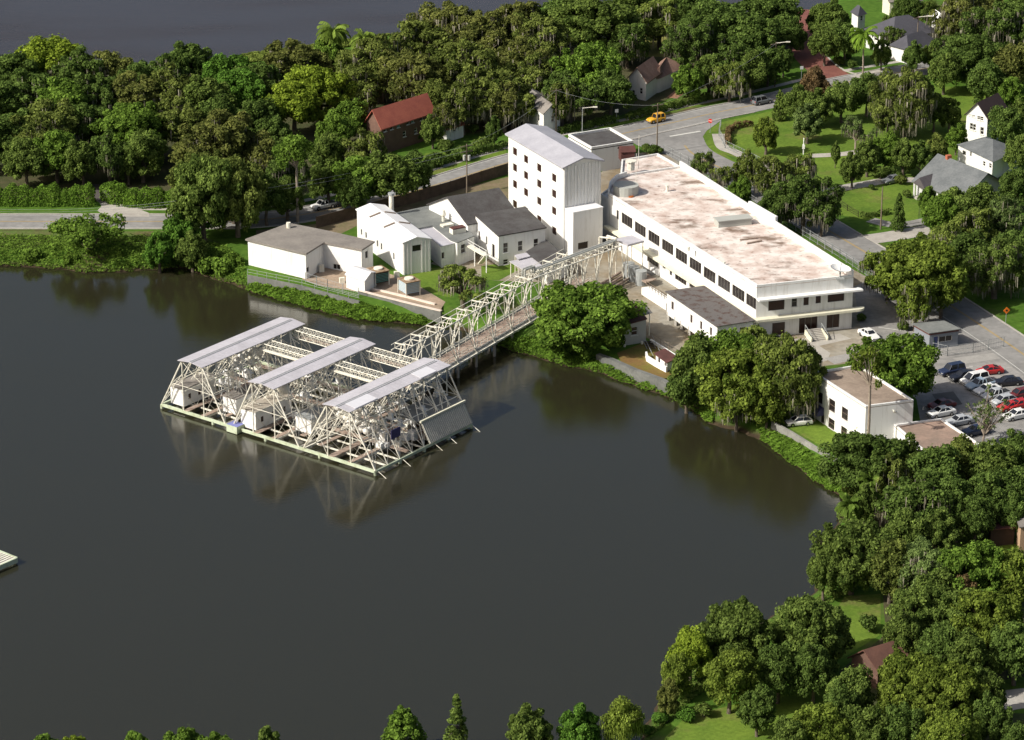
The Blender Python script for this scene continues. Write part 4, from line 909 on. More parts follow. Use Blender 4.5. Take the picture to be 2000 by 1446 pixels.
for fa, fb in ((units[0][3], units[1][2]), (units[1][3], units[2][2])):
    for t in (.955, .63):
        mb = MB(); boxtruss(D(fa * LA + .3, LL * t, HZ - .15), D(fb * LA - .3, LL * t, HZ - .15), 1.9, 1.3, 12, mb, .065)
        if t < .9:
            for s in (-1.7, -1.35): mb.beam(D(fa * LA + .3, LL * t + s, HZ - .9), D(fb * LA - .3, LL * t + s, HZ - .9), .2, .2)
        mb.build('cross_truss', PIPE, plat)
    mb = MB(); s = (fa + fb) / 2 * LA
    mb.hexa([D(fa * LA + .4, LL * .94, HZ - 1.5), D(fb * LA - .4, LL * .94, HZ - 1.5), D(fb * LA - .4, LL * .97, HZ - 1.5), D(fa * LA + .4, LL * .97, HZ - 1.5)],
            [D(fa * LA + .4, LL * .94, HZ - 1.42), D(fb * LA - .4, LL * .94, HZ - 1.42), D(fb * LA - .4, LL * .97, HZ - 1.42), D(fa * LA + .4, LL * .97, HZ - 1.42)])
    mb.build('catwalk', WOOD, plat)
# cabins on deck
def cabin(nx_, ny_, wa, ll, h, wins=0, roofm=ROOFB, zb=DZ + .05):
    c = U(nx_, ny_, zb); P = [c - DA * wa, c, c + DL * ll, c - DA * wa + DL * ll]
    cen = sum(P, Vector()) / 4; wb = MB()
    nn = DA
    op = []
    for k in range(wins): u = ll * (k + .6) / (wins + .3); op.append((u - .35, u + .35, zb + .9, zb + 1.9))
    walled(wb, P[0], P[1], zb, zb + h, [], -DL); walled(wb, P[1], P[2], zb, zb + h, op, DA); walled(wb, P[2], P[3], zb, zb + h, [], DL); walled(wb, P[3], P[0], zb, zb + h, [], -DA)
    cb = wb.build('cabin', WHITE, plat)
    for o in op: add_window(cb, P[1], DL, DA, o, GLASSR, FRAME, 'plain', .12)
    Q = [p + (p - cen).normalized() * .15 for p in P]; MB().prism(Q, zb + h + .003, zb + h + .12).build('roof', roofm, plat).name = 'cabin_roof'
    return cb
cabin(360, 795, 2.9, 7.5, 2.9, 3); cabin(462, 811, 2.8, 5.5, 2.6, 1); cabin(500, 841, 3.1, 8.5, 3.0, 3, mat('pale_cabin_roof', (.40, .36, .30), .9)); cabin(609, 849.5, 3.3, 4.5, 2.4, 0, GREYP)
# lean-to shed with ribbed wall at the right corner
t0, t1 = LL * .545, LL * 1.0; sB = LA; h0, h1 = .1, .52
wb = MB(); u = units[2]
def SS(t, h, off=0): sb = u[1] + (u[3] - u[1]) * h; q = D(sb * LA + off, t, DZ + (HZ - DZ) * h); return q
hh = .40
q = [SS(t0, .02, .28), SS(t1, .02, .28), SS(t1, hh, .28), SS(t0, hh, .28)]
wb.hexa(q, [p + DA * .12 for p in q]); q2 = [SS(t0, .02, .2), SS(t0, hh, .2), D(u[3] * LA + .2, t0, DZ + hh * (HZ - DZ)), D(u[3] * LA + .2, t0, DZ + .1)]
sh = wb.build('ribbed_wall', mat('beige_sheet', (.44, .42, .36), .7, .05, .6), plat)
mb = MB(); k = t0 + .2
while k < t1 - .1: mb.beam(SS(k, .03, .44), SS(k, hh - .01, .44), .16, .10); k += .42
mb.build('rib', mat('pale_rib', (.66, .64, .56), .6), sh)
mb = MB(); zt = DZ + hh * (HZ - DZ); q = [SS(t0 - .2, hh, .5), SS(t1 + .2, hh, .5), D(u[3] * LA - 2.2, t1 + .2, zt), D(u[3] * LA - 2.2, t0 - .2, zt)]
mb.hexa([p + Vector((0, 0, .02)) for p in q], [p + Vector((0, 0, .12)) for p in q]); mb.build('shed_roof', mat('shed_roof_grey', (.24, .25, .24), .8, .1, .5), plat)
MB().beam(SS(t0 - .2, hh, .55) + Vector((0, 0, .1)), SS(t1 + .2, hh, .55) + Vector((0, 0, .1)), .3, .3).build('eave_pipe', CREAM, plat)
# sign panel, small pale platform, deck winches and cables
c = onplane(768, 852, D(LA * .965, 0, 0), DA)
t_ = (c - O_).dot(DL); q = D(LA * .975, t_, DZ + 3.1); MB().hexa([q - DL * 1.1, q + DL * 1.1, q + DL * 1.1 + DA * .08, q - DL * 1.1 + DA * .08], [p + Vector((0, 0, 1.5)) for p in (q - DL * 1.1, q + DL * 1.1, q + DL * 1.1 + DA * .08, q - DL * 1.1 + DA * .08)]).build('sign_board', mat('faded_blue_sign', (.07, .06, .16), .6, .1, 2), plat)
c = U(454, 828, 1.0); q = [c - DA * .2 - DL * 1.2, c + DA * 2.0 - DL * 1.2, c + DA * 2.0 + DL * .6, c - DA * .2 + DL * .6]
MB().prism(q, .1, 1.3, 0, 1).build('mooring_box', [PGREEN, BLUE], plat)
for t in (0.02, .27, .6, .75, 1.0):
    a = D(LA, LL * t, DZ - .1); MB().tube(a, D(LA + 3.2, LL * t - .6, -.4), .045, n=5).build('mooring_cable', PIPE, plat)
# machinery: winches, drums, pipe runs between the posts
for i in range(84):
    u = units[rr.choice((0, 1, 2, 2))]; s = LA * (u[0] + (u[1] - u[0]) * rr.uniform(.2, .8)); t = LL * rr.uniform(.3, .96); p = D(s, t, DZ + .12)
    mb = MB(); k = rr.random()
    if k < .35: mb.box(p, rr.uniform(.5, 1.4), rr.uniform(.5, 1.1), rr.uniform(.5, 1.5), DA); nm, mm = 'equipment_cabinet', rr.choice((WHITE, WHITE, PIPE))
    elif k < .6: mb.tube(p + Vector((0, 0, .5)) - DA * .6, p + Vector((0, 0, .5)) + DA * .6, .45, n=10); mb.box(p, 1.0, .5, .3, DA); nm, mm = 'winch', rr.choice((PIPE, WOODD, GREYP))
    else: zq = Vector((0, 0, rr.uniform(2.2, 5.5))); mb.box(p + zq, 1.6, .9, .08, DA); mb.box(p + zq + Vector((0, 0, .09)), .7, .5, rr.uniform(.4, .9), DA); mb.tube(p, p + zq, .07); nm, mm = 'instrument_stand', rr.choice((PIPE, WHITE, WHITE))
    mb.build(nm, mm, plat)
for i in range(70):
    u = units[rr.choice((0, 1, 2))]; s = LA * rr.uniform(u[2] - .05, u[3] + .05); t = LL * rr.uniform(.1, .9); z = DZ + rr.uniform(.5, 6.5)
    MB().tube(D(s, t, z), D(s + rr.uniform(-2.5, 2.5), t + rr.uniform(-3, 3), z + rr.uniform(-1.2, 1.2)), rr.uniform(.04, .08), n=4).build('pipe', PIPE, plat)
# white floats stacked on deck: each is a thing
fp = MB(); fp.ball((0, 0, 0), .62, 1.0, 12); fl = None
spots = []
for (x, y, z) in [(655, 805, 1.6), (664, 810, 2.1), (676, 815, 1.7), (688, 824, 1.4), (700, 822, 2.0), (712, 828, 1.5), (699, 812, 3.0), (672, 800, 3.2), (688, 806, 3.4), (660, 795, 3.8), (705, 838, 1.4), (716, 842, 1.4), (690, 836, 1.3), (680, 828, 1.35),
                   (470, 697, 5.5), (479, 692, 5.6), (490, 689, 5.6), (462, 703, 5.4), (498, 684, 5.7), (506, 690, 5.4), (700, 798, 4.2), (714, 806, 3.9), (556, 760, 6.4)]:
    spots.append(U(x, y, z + .6))
for i, p in enumerate(spots):
    if i == 0:
        fl = tag(fp.build('float_ball', mat('float_white', (.80, .78, .72), .5, .08, 2)), 'round white float, one of those piled inside the steel platform', 'float', 'white floats stored inside the platform'); o = fl
    else: o = fl.copy(); C.objects.link(o)
    o.location = p; o.scale = (1, 1, 1) if i != 22 else (1.4, 1.4, 1.4)
o['label'] = 'largest round white tank hanging under the middle roof front'; del o['group']; o['category'] = 'tank'; o.name = 'hanging_tank'
# ------------------------------------------------------------------ bridge and pipe rack
ZB = 2.5
B0, B1 = U(868, 706, ZB), U(1110, 566, ZB); bd = (B1 - B0); bd.z = 0; BL = bd.length + 11.0; bd.normalize(); B0 = B0 - bd * 11.0; bs = Vector((-bd.y, bd.x, 0))
def BP(t, s, z): q = B0 + bd * t + bs * s; return Vector((q.x, q.y, z))
brg = thing('lake_footbridge', 'plank footbridge with pale steel pipe rack from the shore to the platform', 'footbridge', tuple(BP(BL / 2, 0, 0)))
mb = MB(); mb.hexa([BP(-2, -1.5, ZB), BP(BL + 6, -1.5, ZB), BP(BL + 6, 1.5, ZB), BP(-2, 1.5, ZB)], [BP(-2, -1.5, ZB + .1), BP(BL + 6, -1.5, ZB + .1), BP(BL + 6, 1.5, ZB + .1), BP(-2, 1.5, ZB + .1)])
mb.build('deck', WOOD, brg)
mb = MB()
for s in (-2.6, -2.2, -1.7, 1.7, 2.1): mb.beam(BP(-2, s, ZB - .1), BP(BL + 4, s, ZB - .1), .22, .3)
k = 0
while k < BL + 3: mb.beam(BP(k, -2.7, ZB - .32), BP(k, 2.2, ZB - .32), .2, .2); k += 2.3
mb.build('deck_beam', PIPE, brg)
mb = MB()
for s in (-1.5, 1.5):
    for z in (.55, 1.05): mb.tube(BP(-2, s, ZB + z), BP(BL + 6, s, ZB + z), .045, n=5)
    k = 0
    while k < BL + 5: mb.tube(BP(k, s, ZB + .1), BP(k, s, ZB + 1.05), .04, n=5); k += 2
mb.build('handrail', PIPE, brg)
mb = MB()
for s in (1.85, -2.0):
    for dz in (.1, .35): mb.tube(BP(-2, s, ZB + dz), BP(BL + 4, s, ZB + dz), .1, n=6)
mb.build('pipeline', GREYP, brg)
RZ = ZB + 6.4; nb_ = 9
for i in range(nb_ + 1):
    t = BL * i / nb_
    mb = MB()
    for s in (-1, 1):
        mb.tube(BP(t, s * 2.5, ZB - .3), BP(t, s * 1.0, RZ), .12, n=6)
        mb.tube(BP(t, s * 1.85, ZB + 2.6), BP(t + (1.3), s * 1.0, RZ), .07, n=5)
        if i < nb_:
            t2 = BL * (i + 1) / nb_; mb.tube(BP(t, s * 2.5, ZB), BP((t + t2) / 2, s * 1.0, RZ), .08, n=5); mb.tube(BP((t + t2) / 2, s * 1.0, RZ), BP(t2, s * 2.5, ZB), .08, n=5)
            mb.tube(BP(t, s * 1.75, ZB + 3.2), BP(t2, s * 1.75, ZB + 3.2), .05, n=4)
    mb.build('bent', PIPE, brg)
    for s in (-2.4, 2.0):
        mb = MB(); mb.tube(BP(t, s, -1.5), BP(t, s, ZB - .3), .24, n=8)
        if i < 8: mb.build('pile', mat('pile', (.42, .38, .33), .8, .1, 1.5), brg)
mb = MB(); RE = 70.0
TE = (U(1218, 470, RZ) - B0).dot(bd)
rk_end = U(1218, 472, RZ); rk_dir = (rk_end - BP(BL, 0, RZ))
for s in (-1, 1):
    mb.tube(BP(-3, s, RZ), BP(BL, s, RZ), .12, n=6); mb.tube(BP(-3, s, RZ + .9), BP(BL, s, RZ + .9), .06, n=5) if s > 0 else None
k = -2.0; i = 0
while k < BL:
    mb.tube(BP(k, -1, RZ), BP(k, 1, RZ), .07, n=5); mb.tube(BP(k, -1, RZ), BP(k + 2.3, 1, RZ), .05, n=4)
    if i % 2 == 0: mb.beam(BP(k, -1, RZ + .9), BP(k, 1, RZ + .9), .16, .16); mb.tube(BP(k, 1, RZ), BP(k, 1, RZ + .9), .06, n=4); mb.tube(BP(k, -1, RZ), BP(k, -1, RZ + .9), .06, n=4); mb.tube(BP(k, 1, RZ + .9), BP(k + 2.3, 1, RZ), .05, n=4)
    k += 2.3; i += 1
mb.build('pipe_rack', PIPE, brg)
# landward part of the rack with two big insulated pipes, standing on trestles
E0 = BP(BL * .72, 0, RZ); E1 = U(1206, 478, RZ); ed = (E1 - E0); EL = ed.length; ed.normalize(); es_ = Vector((-ed.y, ed.x, 0))
rk = thing('overhead_pipe_rack', 'twin insulated pipes on pale trestles running from bridge to laboratory', 'pipe rack', (E0.x, E0.y, G))
mb = MB()
for s in (.25, .8):
    q = es_ * s
    mb.path([E0 + q + Vector((0, 0, 0)), E0 + q + Vector((0, 0, 1.2)), E0 + q - es_ * 1.4 + ed * .0 + Vector((0, 0, 1.2))] if False else [E0 + q + Vector((0, 0, .3)), E0 + q + Vector((0, 0, 1.5)), E0 + q + ed * 2.4 + Vector((0, 0, 1.5)), E0 + q + ed * 2.4 + Vector((0, 0, .75)), E1 + q - ed * 5 + Vector((0, 0, .75)), E1 + q + Vector((0, 0, .75))], .17, 8)
mb.build('insulated_pipe', mat('insulated_pipe', (.42, .43, .40), .5, .08), rk)
mb = MB()
for s in (-.9, 1.1):
    mb.tube(E0 + es_ * s, E1 + es_ * s, .12, n=6)
k = 0
while k < EL: mb.tube(E0 + es_ * -.9 + ed * k, E0 + es_ * 1.1 + ed * k, .07, n=5); mb.tube(E0 + es_ * -.9 + ed * k, E0 + es_ * 1.1 + ed * (k + 1.9), .05, n=4); k += 1.9
mb.build('rack_chord', PIPE, rk)
k = EL * .25
while k < EL + .1:
    mb = MB()
    for s in (-1.6, 1.8):
        p = E0 + ed * k + es_ * s; mb.tube((p.x, p.y, G), E0 + ed * k + es_ * (s * .6), .11, n=6); mb.tube((p.x, p.y, G + 2), E0 + ed * (k + 1.5) + es_ * (s * .6), .06, n=5)
    mb.build('trestle', PIPE, rk); k += EL * .15
mb = MB(); p = E1 + es_ * .5
mb.path([p - ed * 1 + es_ * 2.8 + Vector((0, 0, -1.4)), p - ed * 1 + es_ * 2.8 + Vector((0, 0, .9)), p + Vector((0, 0, .9))], .16, 8); mb.path([p + ed * .4 + es_ * 2.2 + Vector((0, 0, -1.4)), p + ed * .4 + es_ * 2.2 + Vector((0, 0, .9)), p + ed * .4 + Vector((0, 0, .9))], .16, 8)
mb.build('expansion_loop', PIPE, rk)
shelter('loading_platform_shelter', 'flat lilac roof on posts over the loading platform beside the laboratory', [(1201, 470), (1226, 482), (1258, 474), (1234, 463)], G + 6.6, ROOFL, th=.35)
dk = thing('loading_platform', 'raised timber loading platform with dark tanks beside the laboratory wall', 'platform', tuple(U(1225, 545)))
P = [U(x, y, G + 1.6) for x, y in ((1185, 548), (1222, 572), (1262, 556), (1226, 532))]
q4 = [U(x, y, G + 1.2) for x, y in ((1222, 530), (1262, 552), (1282, 545), (1244, 522))]
mb = MB(); mb.prism(q4, G + 1.0, G + 1.2); mb.build('deck', WOOD, dk)
for x, y in ((1238, 548), (1252, 556), (1228, 541)): p = U(x, y, G); MB().tube((p.x, p.y, G), (p.x, p.y, G + 2.6), 1.0, n=14).build('tank', GREYP, dk)
for a, b_ in (((1180, 562), (1222, 535)), ((1190, 568), (1232, 541)), ((1172, 556), (1212, 532))):
    mb = MB(); mb.tube(U(*a, G + .3), U(*b_, G + .5), .22, n=8); mb.build('ground_pipe', WOOD, dk)
rw = thing('railed_ramp', 'long concrete ramp with iron railing along the laboratory base', 'ramp', tuple(U(1300, 580)))
mb = MB(); a, b_ = U(1262, 560, G + 1.3), U(1310, 592, G + 1.2); mb.beam(a - Vector((0, 0, .7)), b_ - Vector((0, 0, .6)), 1.8, 1.3); mb.build('ramp_body', WHITE, rw)
mb = MB()
for h in (.5, 1.0): mb.tube(a + Vector((0, 0, h)), b_ + Vector((0, 0, h)), .05)
for k in range(9): p = a.lerp(b_, k / 8); mb.tube(p, p + Vector((0, 0, 1)), .045)
mb.build('railing', POLE, rw)
# small left-edge dock
dd = thing('slatted_dock', 'pale green slatted floating dock at the left edge of the lake', 'dock', tuple(U(5, 1100, 0)))
P = [U(x, y, .9) for x, y in ((-70, 1125), (-10, 1109), (33, 1094), (-30, 1068))]
P = [U(-45, 1124, .9), U(33, 1090, .9), U(-12, 1072, .9), U(-90, 1105, .9)]
mb = MB()
for i in range(4): a, b_ = P[i], P[(i + 1) % 4]; mb.beam(a - Vector((0, 0, .3)), b_ - Vector((0, 0, .3)), .3, .75)
mb.build('frame', PGREEN, dd)
mb = MB()
for k in range(9): t = (k + .5) / 9; mb.beam(P[0].lerp(P[3], t), P[1].lerp(P[2], t), .32, .1)
mb.build('slat', PIPE, dd)
# ------------------------------------------------------------------ cooling towers, white shed, walls, railings
def cooler(x, y, name, label, front):
    p = U(x, y, G + .3); r = thing(name, label, 'cooling unit', (p.x, p.y, G)); ax = Vector((.86, .5, 0))
    ay = Vector((-ax.y, ax.x, 0)); mb = MB()
    for i in (-1, 1):
        for j in (-1, 1): q = p + ax * i * 1.35 + ay * j * 1.5; MB().box((q.x, q.y, G), .14, .14, 2.7, ax).build('post', PIPE, r)
    mb = MB(); mb.box((p.x, p.y, G + .6), 2.5, 2.8, 1.95, ax); mb.build('casing', front, r)
    mb = MB()
    for k in range(6): q = p; mb.box((q.x, q.y, G + .8 + .27 * k), 2.56, 2.86, .12, ax)
    mb.build('louvre', WALLG if front is not WOODD else TEAL, r)
    mb = MB(); mb.box((p.x, p.y, G + 2.56), 2.9, 3.2, .16, ax); mb.build('top', mat('rusty_top', (.34, .27, .18), .9, .1, 1.5, col2=(.16, .08, .04)), r)
    mb = MB(); mb.tube((p.x, p.y, G + 2.72), (p.x, p.y, G + 3.0), .8, n=14); mb.build('fan_ring', PIPE, r)
cooler(739, 551, 'cooling_unit', 'dark louvred cooling unit next to the white gabled shed', WOODD)
cooler(799, 571, 'cooling_unit', 'pale blue cooling unit with rusty top on the lakeside slab', mat('pale_blue_panel', (.38, .52, .62), .6, .05))
building('white_gabled_shed', 'small white shed with white gabled roof behind the cooling units', [(676, 537), (712, 549), (735, 533), (699, 522)], G + 2.4, wall=WHITE, roof=ROOFW, rtype='gable', rise=.7, over=.2, axis=0, cat='shed')
for x, y, h in ((628, 531, 1.3), (775, 543, 1.2), (668, 553, 1.0)):
    p = U(x, y); o = MB().box((p.x, p.y, G), .9, .6, h, (1, .3, 0)).build('utility_box', PIPE, base=(p.x, p.y, G))
    tag(o, {628: 'small pale utility box alone on the reddish warehouse patio', 775: 'pale utility box at the ribbed corner of the white hall', 668: 'low pale utility box in front of the white shed'}[x], 'utility box')
def wallrun(name, label, pts, h, w_, m, cat='wall', zb=G, rail=None, cap=None):
    Wp = [U(x, y, zb) for x, y in pts]; r = thing(name, label, cat, tuple(sum(Wp, Vector()) / len(Wp)))
    mb = MB(); ribbon(mb, Wp, -w_ / 2, w_ / 2, zb - 1.6, zb + h); mb.build('wall_run', m, r)
    if cap: mb = MB(); ribbon(mb, Wp, -w_ / 2 - .08, w_ / 2 + .08, zb + h + .003, zb + h + .12); mb.build('coping', cap, r)
    if rail:
        mb = MB()
        for a, b_ in zip(Wp, Wp[1:]):
            for hh_ in (.55, 1.1): mb.tube((a.x, a.y, zb + h + hh_), (b_.x, b_.y, zb + h + hh_), .028)
            n = max(1, int((b_ - a).length / 2))
            for k in range(n): p = a.lerp(b_, k / n); mb.tube((p.x, p.y, zb + h), (p.x, p.y, zb + h + 1.1), .045)
        mb.build('railing', rail, r)
    return r
wallrun('sea_wall', 'stained grey concrete lake wall below the warehouse', [(484, 541), (540, 552), (590, 562), (640, 576), (702, 592)], .35, .35, CONCG, rail=GREYP)
wallrun('slab_wall', 'grey lake wall with pale painted curb below the cooling units', [(702, 574), (760, 589), (800, 599), (862, 614)], .55, .45, CONCG, cap=mat('pink_white_curb', (.72, .62, .54), .8, .08, 1))
wallrun('inner_curb', 'low pale curb between the cooling units and the lake wall', [(705, 562), (750, 571), (800, 583), (850, 596)], .3, .4, mat('pink_white_curb', (.72, .62, .54)))
wallrun('shore_wall', 'grey concrete shore wall curving below the dry lawn', [(1168, 694), (1200, 706), (1240, 724), (1290, 742), (1322, 757)], .25, .9, CONCG)
wallrun('office_shore_wall', 'wide grey concrete shore wall below the white office lawn', [(1508, 828), (1545, 848), (1590, 876), (1645, 908)], .45, .4, mat('shore_concrete', (.27, .27, .25), .9, .1, .4, col2=(.17, .17, .155), fine=.12))
wallrun('terrace_wall', 'white painted terrace wall above the pump house', [(1271, 668), (1290, 680), (1322, 700)], .5, .3, WHITE, rail=POLE)
wallrun('curved_white_wall', 'low white curved wall on the dry lawn by the stairs', [(1262, 698), (1264, 706), (1280, 716), (1302, 728)], 1.0, .3, WHITE)
es = thing('iron_stairs', 'dark iron stairs dropping from the yard to the dry lawn', 'stairs', tuple(U(1275, 690)))
a, b_ = U(1266, 668, G + .2), U(1284, 706, G - .6 + .2)
for k in range(12): p = a.lerp(b_, k / 11); MB().box((p.x, p.y, p.z), 1.4, .28, .07, (1, .25, 0)).build('tread', WOODD, es)
mb = MB()
for s in (-.7, .7): q = Vector((s, s * .25, 0)); mb.tube(a + q, b_ + q, .06); mb.tube(a + q + Vector((0, 0, 1)), b_ + q + Vector((0, 0, 1)), .04)
mb.build('stringer', GREYP, es)
# fences
def fence(name, label, pts, h, m, step=2.5, solid=True, zb=G):
    Wp = [U(x, y, zb) for x, y in pts]; r = thing(name, label, 'fence', tuple(sum(Wp, Vector()) / len(Wp)))
    mb = MB(); pm = MB()
    for a, b_ in zip(Wp, Wp[1:]):
        if solid: mb.beam((a.x, a.y, zb + h / 2), (b_.x, b_.y, zb + h / 2), .1, h)
        else:
            for k in (.15, .55, 1.0): mb.tube((a.x, a.y, zb + h * k), (b_.x, b_.y, zb + h * k), .03, n=4)
            n = int((b_ - a).length / .5)
            for k in range(n): p = a.lerp(b_, k / n); mb.tube((p.x, p.y, zb + h * .1), (p.x, p.y, zb + h), .014, n=3)
        n = max(1, int((b_ - a).length / step))
        for k in range(n + 1): p = a.lerp(b_, k / n); MB().tube((p.x, p.y, zb), (p.x, p.y, zb + h + .1), .07, n=5).build('post', m, r)
    mb.build('panel' if solid else 'mesh_panel', m, r); return r
fence('board_fence', 'tall brown board fence along the lower side of the road', [(618, 446), (700, 424), (800, 399), (880, 376), (940, 356), (992, 340)], 2.2, mat('brown_fence', (.125, .085, .06), .9, .1, .8, col2=(.07, .05, .035)))
fence('chain_link_fence', 'grey wire fence round the corner lawn', [(1408, 245), (1404, 266), (1416, 290), (1450, 306), (1490, 326)], 1.6, GREYP, solid=False)
fence('chain_link_fence', 'wire fence between the long laboratory and the side road', [(1296, 300), (1345, 325), (1440, 382), (1540, 444), (1640, 505), (1705, 548)], 1.8, GREYP, solid=False)
fence('chain_link_fence', 'wire fence on the reddish warehouse patio above the lake wall', [(597, 552), (640, 566), (700, 582)], 1.8, GREYP, solid=False)
fence('chain_link_fence', 'wire fence between gate house and parked cars', [(1822, 690), (1850, 696), (1900, 690), (1960, 678)], 1.8, GREYP, solid=False)
fence('rail_fence', 'dark rail fence at the edge of the bungalow lawn', [(1636, 398), (1655, 412), (1676, 424)], 1.1, WOODD, solid=False)
# ------------------------------------------------------------------ poles, wires, signs
def pole(x, y, h, label, arms=1, lamp=False, tr=False, name='utility_pole', r=.16, m=POLE):
    p = U(x, y); o = thing(name, label, name.replace('_', ' '), (p.x, p.y, G))
    MB().tube((p.x, p.y, G - .3), (p.x, p.y, G + h), r, r * .6, n=8).build('pole', m, o)
    for k in range(arms): MB().beam((p.x - 1.1, p.y - .6, G + h - .4 - k * 1.1), (p.x + 1.1, p.y + .6, G + h - .4 - k * 1.1), .14).build('crossarm', m, o)
    if lamp: mb = MB(); mb.tube((p.x, p.y, G + h - .2), (p.x + 2.2, p.y - .2, G + h + .1), .07); mb.box((p.x + 2.5, p.y - .2, G + h), .9, .35, .2); mb.build('lamp_arm', PIPE, o)
    if tr:
        for s in (-.45, .45): mb = MB(); mb.tube((p.x + s, p.y, G + h - 3.2), (p.x + s, p.y, G + h - 2.2), .28, n=8); mb.build('transformer', WALLG, o)
    return Vector((p.x, p.y, G + h - .35))
pt = [pole(912, 380, 10.0, 'utility pole with two grey transformers behind the dark-roofed workshop', 2, tr=True),
      pole(1283, 300, 10.3, 'utility pole at the road junction beyond the rear wing', 1),
      pole(1513, 170, 9.8, 'utility pole with lamp arm beside the upper road near the brick street', 1, lamp=True),
      pole(1086, 262, 9.5, 'utility pole across the road behind the tower', 1)]
pole(1720, 448, 8.2, 'plain wooden pole on the verge in front of the bungalow lawn', 0)
pole(1790, 108, 8.8, 'utility pole with white crossbar in front of the slate-roofed villa', 1, lamp=True)
pole(1137, 285, 8.0, 'street lamp pole behind the rear annex', 0, lamp=True, name='street_lamp', r=.1, m=GREYP)
for x, y, h, lb in ((1247, 330, 6.5, 'thin antenna mast standing on the rear roof of the laboratory'), (1242, 372, 7.0, 'second thin mast at the step of the laboratory roof')):
    p = U(x, y, ZR); o = MB().tube((p.x, p.y, ZR), (p.x, p.y, ZR + h), .05, .03, n=6).build('antenna_mast', PIPE, base=(p.x, p.y, ZR)); tag(o, lb, 'antenna')
ww = MB()
def wire(a, b_, n=12, sag=1.0, r=.022):
    last = a
    for k in range(1, n + 1):
        t = k / n; q = a.lerp(b_, t) - Vector((0, 0, 4 * sag * t * (1 - t))); ww.tube(last, q, r, n=3); last = q
wire(pt[0], pt[3]); wire(pt[3], pt[1]); wire(pt[1], pt[2]); wire(pt[0], U(350, 392, G + 9)); wire(U(350, 392, G + 9), U(-80, 405, G + 9)); wire(pt[0] - Vector((0, 0, 1)), U(350, 397, G + 8)); wire(U(350, 397, G + 8), U(-80, 410, G + 8))
tag(ww.build('overhead_wires', GREYP), 'thin overhead wires strung between the roadside utility poles', 'wires')
def sign(x, y, kind, label):
    p = U(x, y); o = thing('road_sign', label, 'road sign', (p.x, p.y, G)); h = 2.2
    MB().tube((p.x, p.y, G), (p.x, p.y, G + h), .045, n=5).build('post', GREYP, o)
    mb = MB(); n = 8 if kind == 'stop' else 4; r = .48 if kind == 'stop' else .62; a0 = math.pi / 8 if n == 8 else 0
    if kind == 'white': n, r, a0 = 4, .5, math.pi / 4
    ax = Vector((.97, .25, 0)) if kind != 'stop' else Vector((.9, -.43, 0)); ny_ = Vector((-ax.y, ax.x, 0))
    c = Vector((p.x, p.y, G + h + .35)); pts = [c + ax * r * math.cos(a0 + i * 2 * math.pi / n) + Vector((0, 0, r * math.sin(a0 + i * 2 * math.pi / n))) for i in range(n)]
    mb.hexa([q - ny_ * .1 for q in pts], [q - ny_ * .06 for q in pts]); mb.build('sign_plate', {'stop': RED, 'diamond': ORANGE, 'white': WHITE}[kind], o)
    if kind == 'diamond': mb = MB(); pts2 = [c + (q - c) * .38 - ny_ * .115 for q in pts]; mb.poly(pts2[::-1]); mb.build('symbol', BLACK, o)
    if kind == 'stop':
        cu = bpy.data.curves.new('word', 'FONT'); cu.body = 'STOP'; cu.size = .34; cu.align_x = 'CENTER'; cu.align_y = 'CENTER'; cu.extrude = .004
        tmp = bpy.data.objects.new('lettering', cu); C.objects.link(tmp); dg = bpy.context.evaluated_depsgraph_get(); dg.update(); lm = bpy.data.meshes.new_from_object(tmp.evaluated_get(dg)); bpy.data.objects.remove(tmp)
        t = bpy.data.objects.new('lettering', lm); C.objects.link(t); t.data.materials.clear(); t.data.materials.append(WHITE); t.parent = o
        t.location = (c - ny_ * .112) - Vector((p.x, p.y, G)); t.rotation_euler = (math.pi / 2, 0, math.atan2(ax.y, ax.x))
sign(1387, 260, 'stop', 'red octagonal stop sign at the road junction corner')
sign(1964, 634, 'diamond', 'orange diamond warning sign on the grass at the right')
sign(1565, 155, 'white', 'small white sign near the mouth of the brick street'); sign(1204, 240, 'white', 'small white sign on the verge opposite the tower')
# white post thing on the lawn, hydrant-like
p = U(1569, 302); o = thing('white_lamp_post', 'slim white post with a box on the corner lawn', 'post', (p.x, p.y, G))
MB().tube((p.x, p.y, G), (p.x, p.y, G + 3.4), .1, n=6).build('post', WHITE, o); MB().box((p.x, p.y, G + 1.2), .45, .45, .8).build('box', WHITE, o)
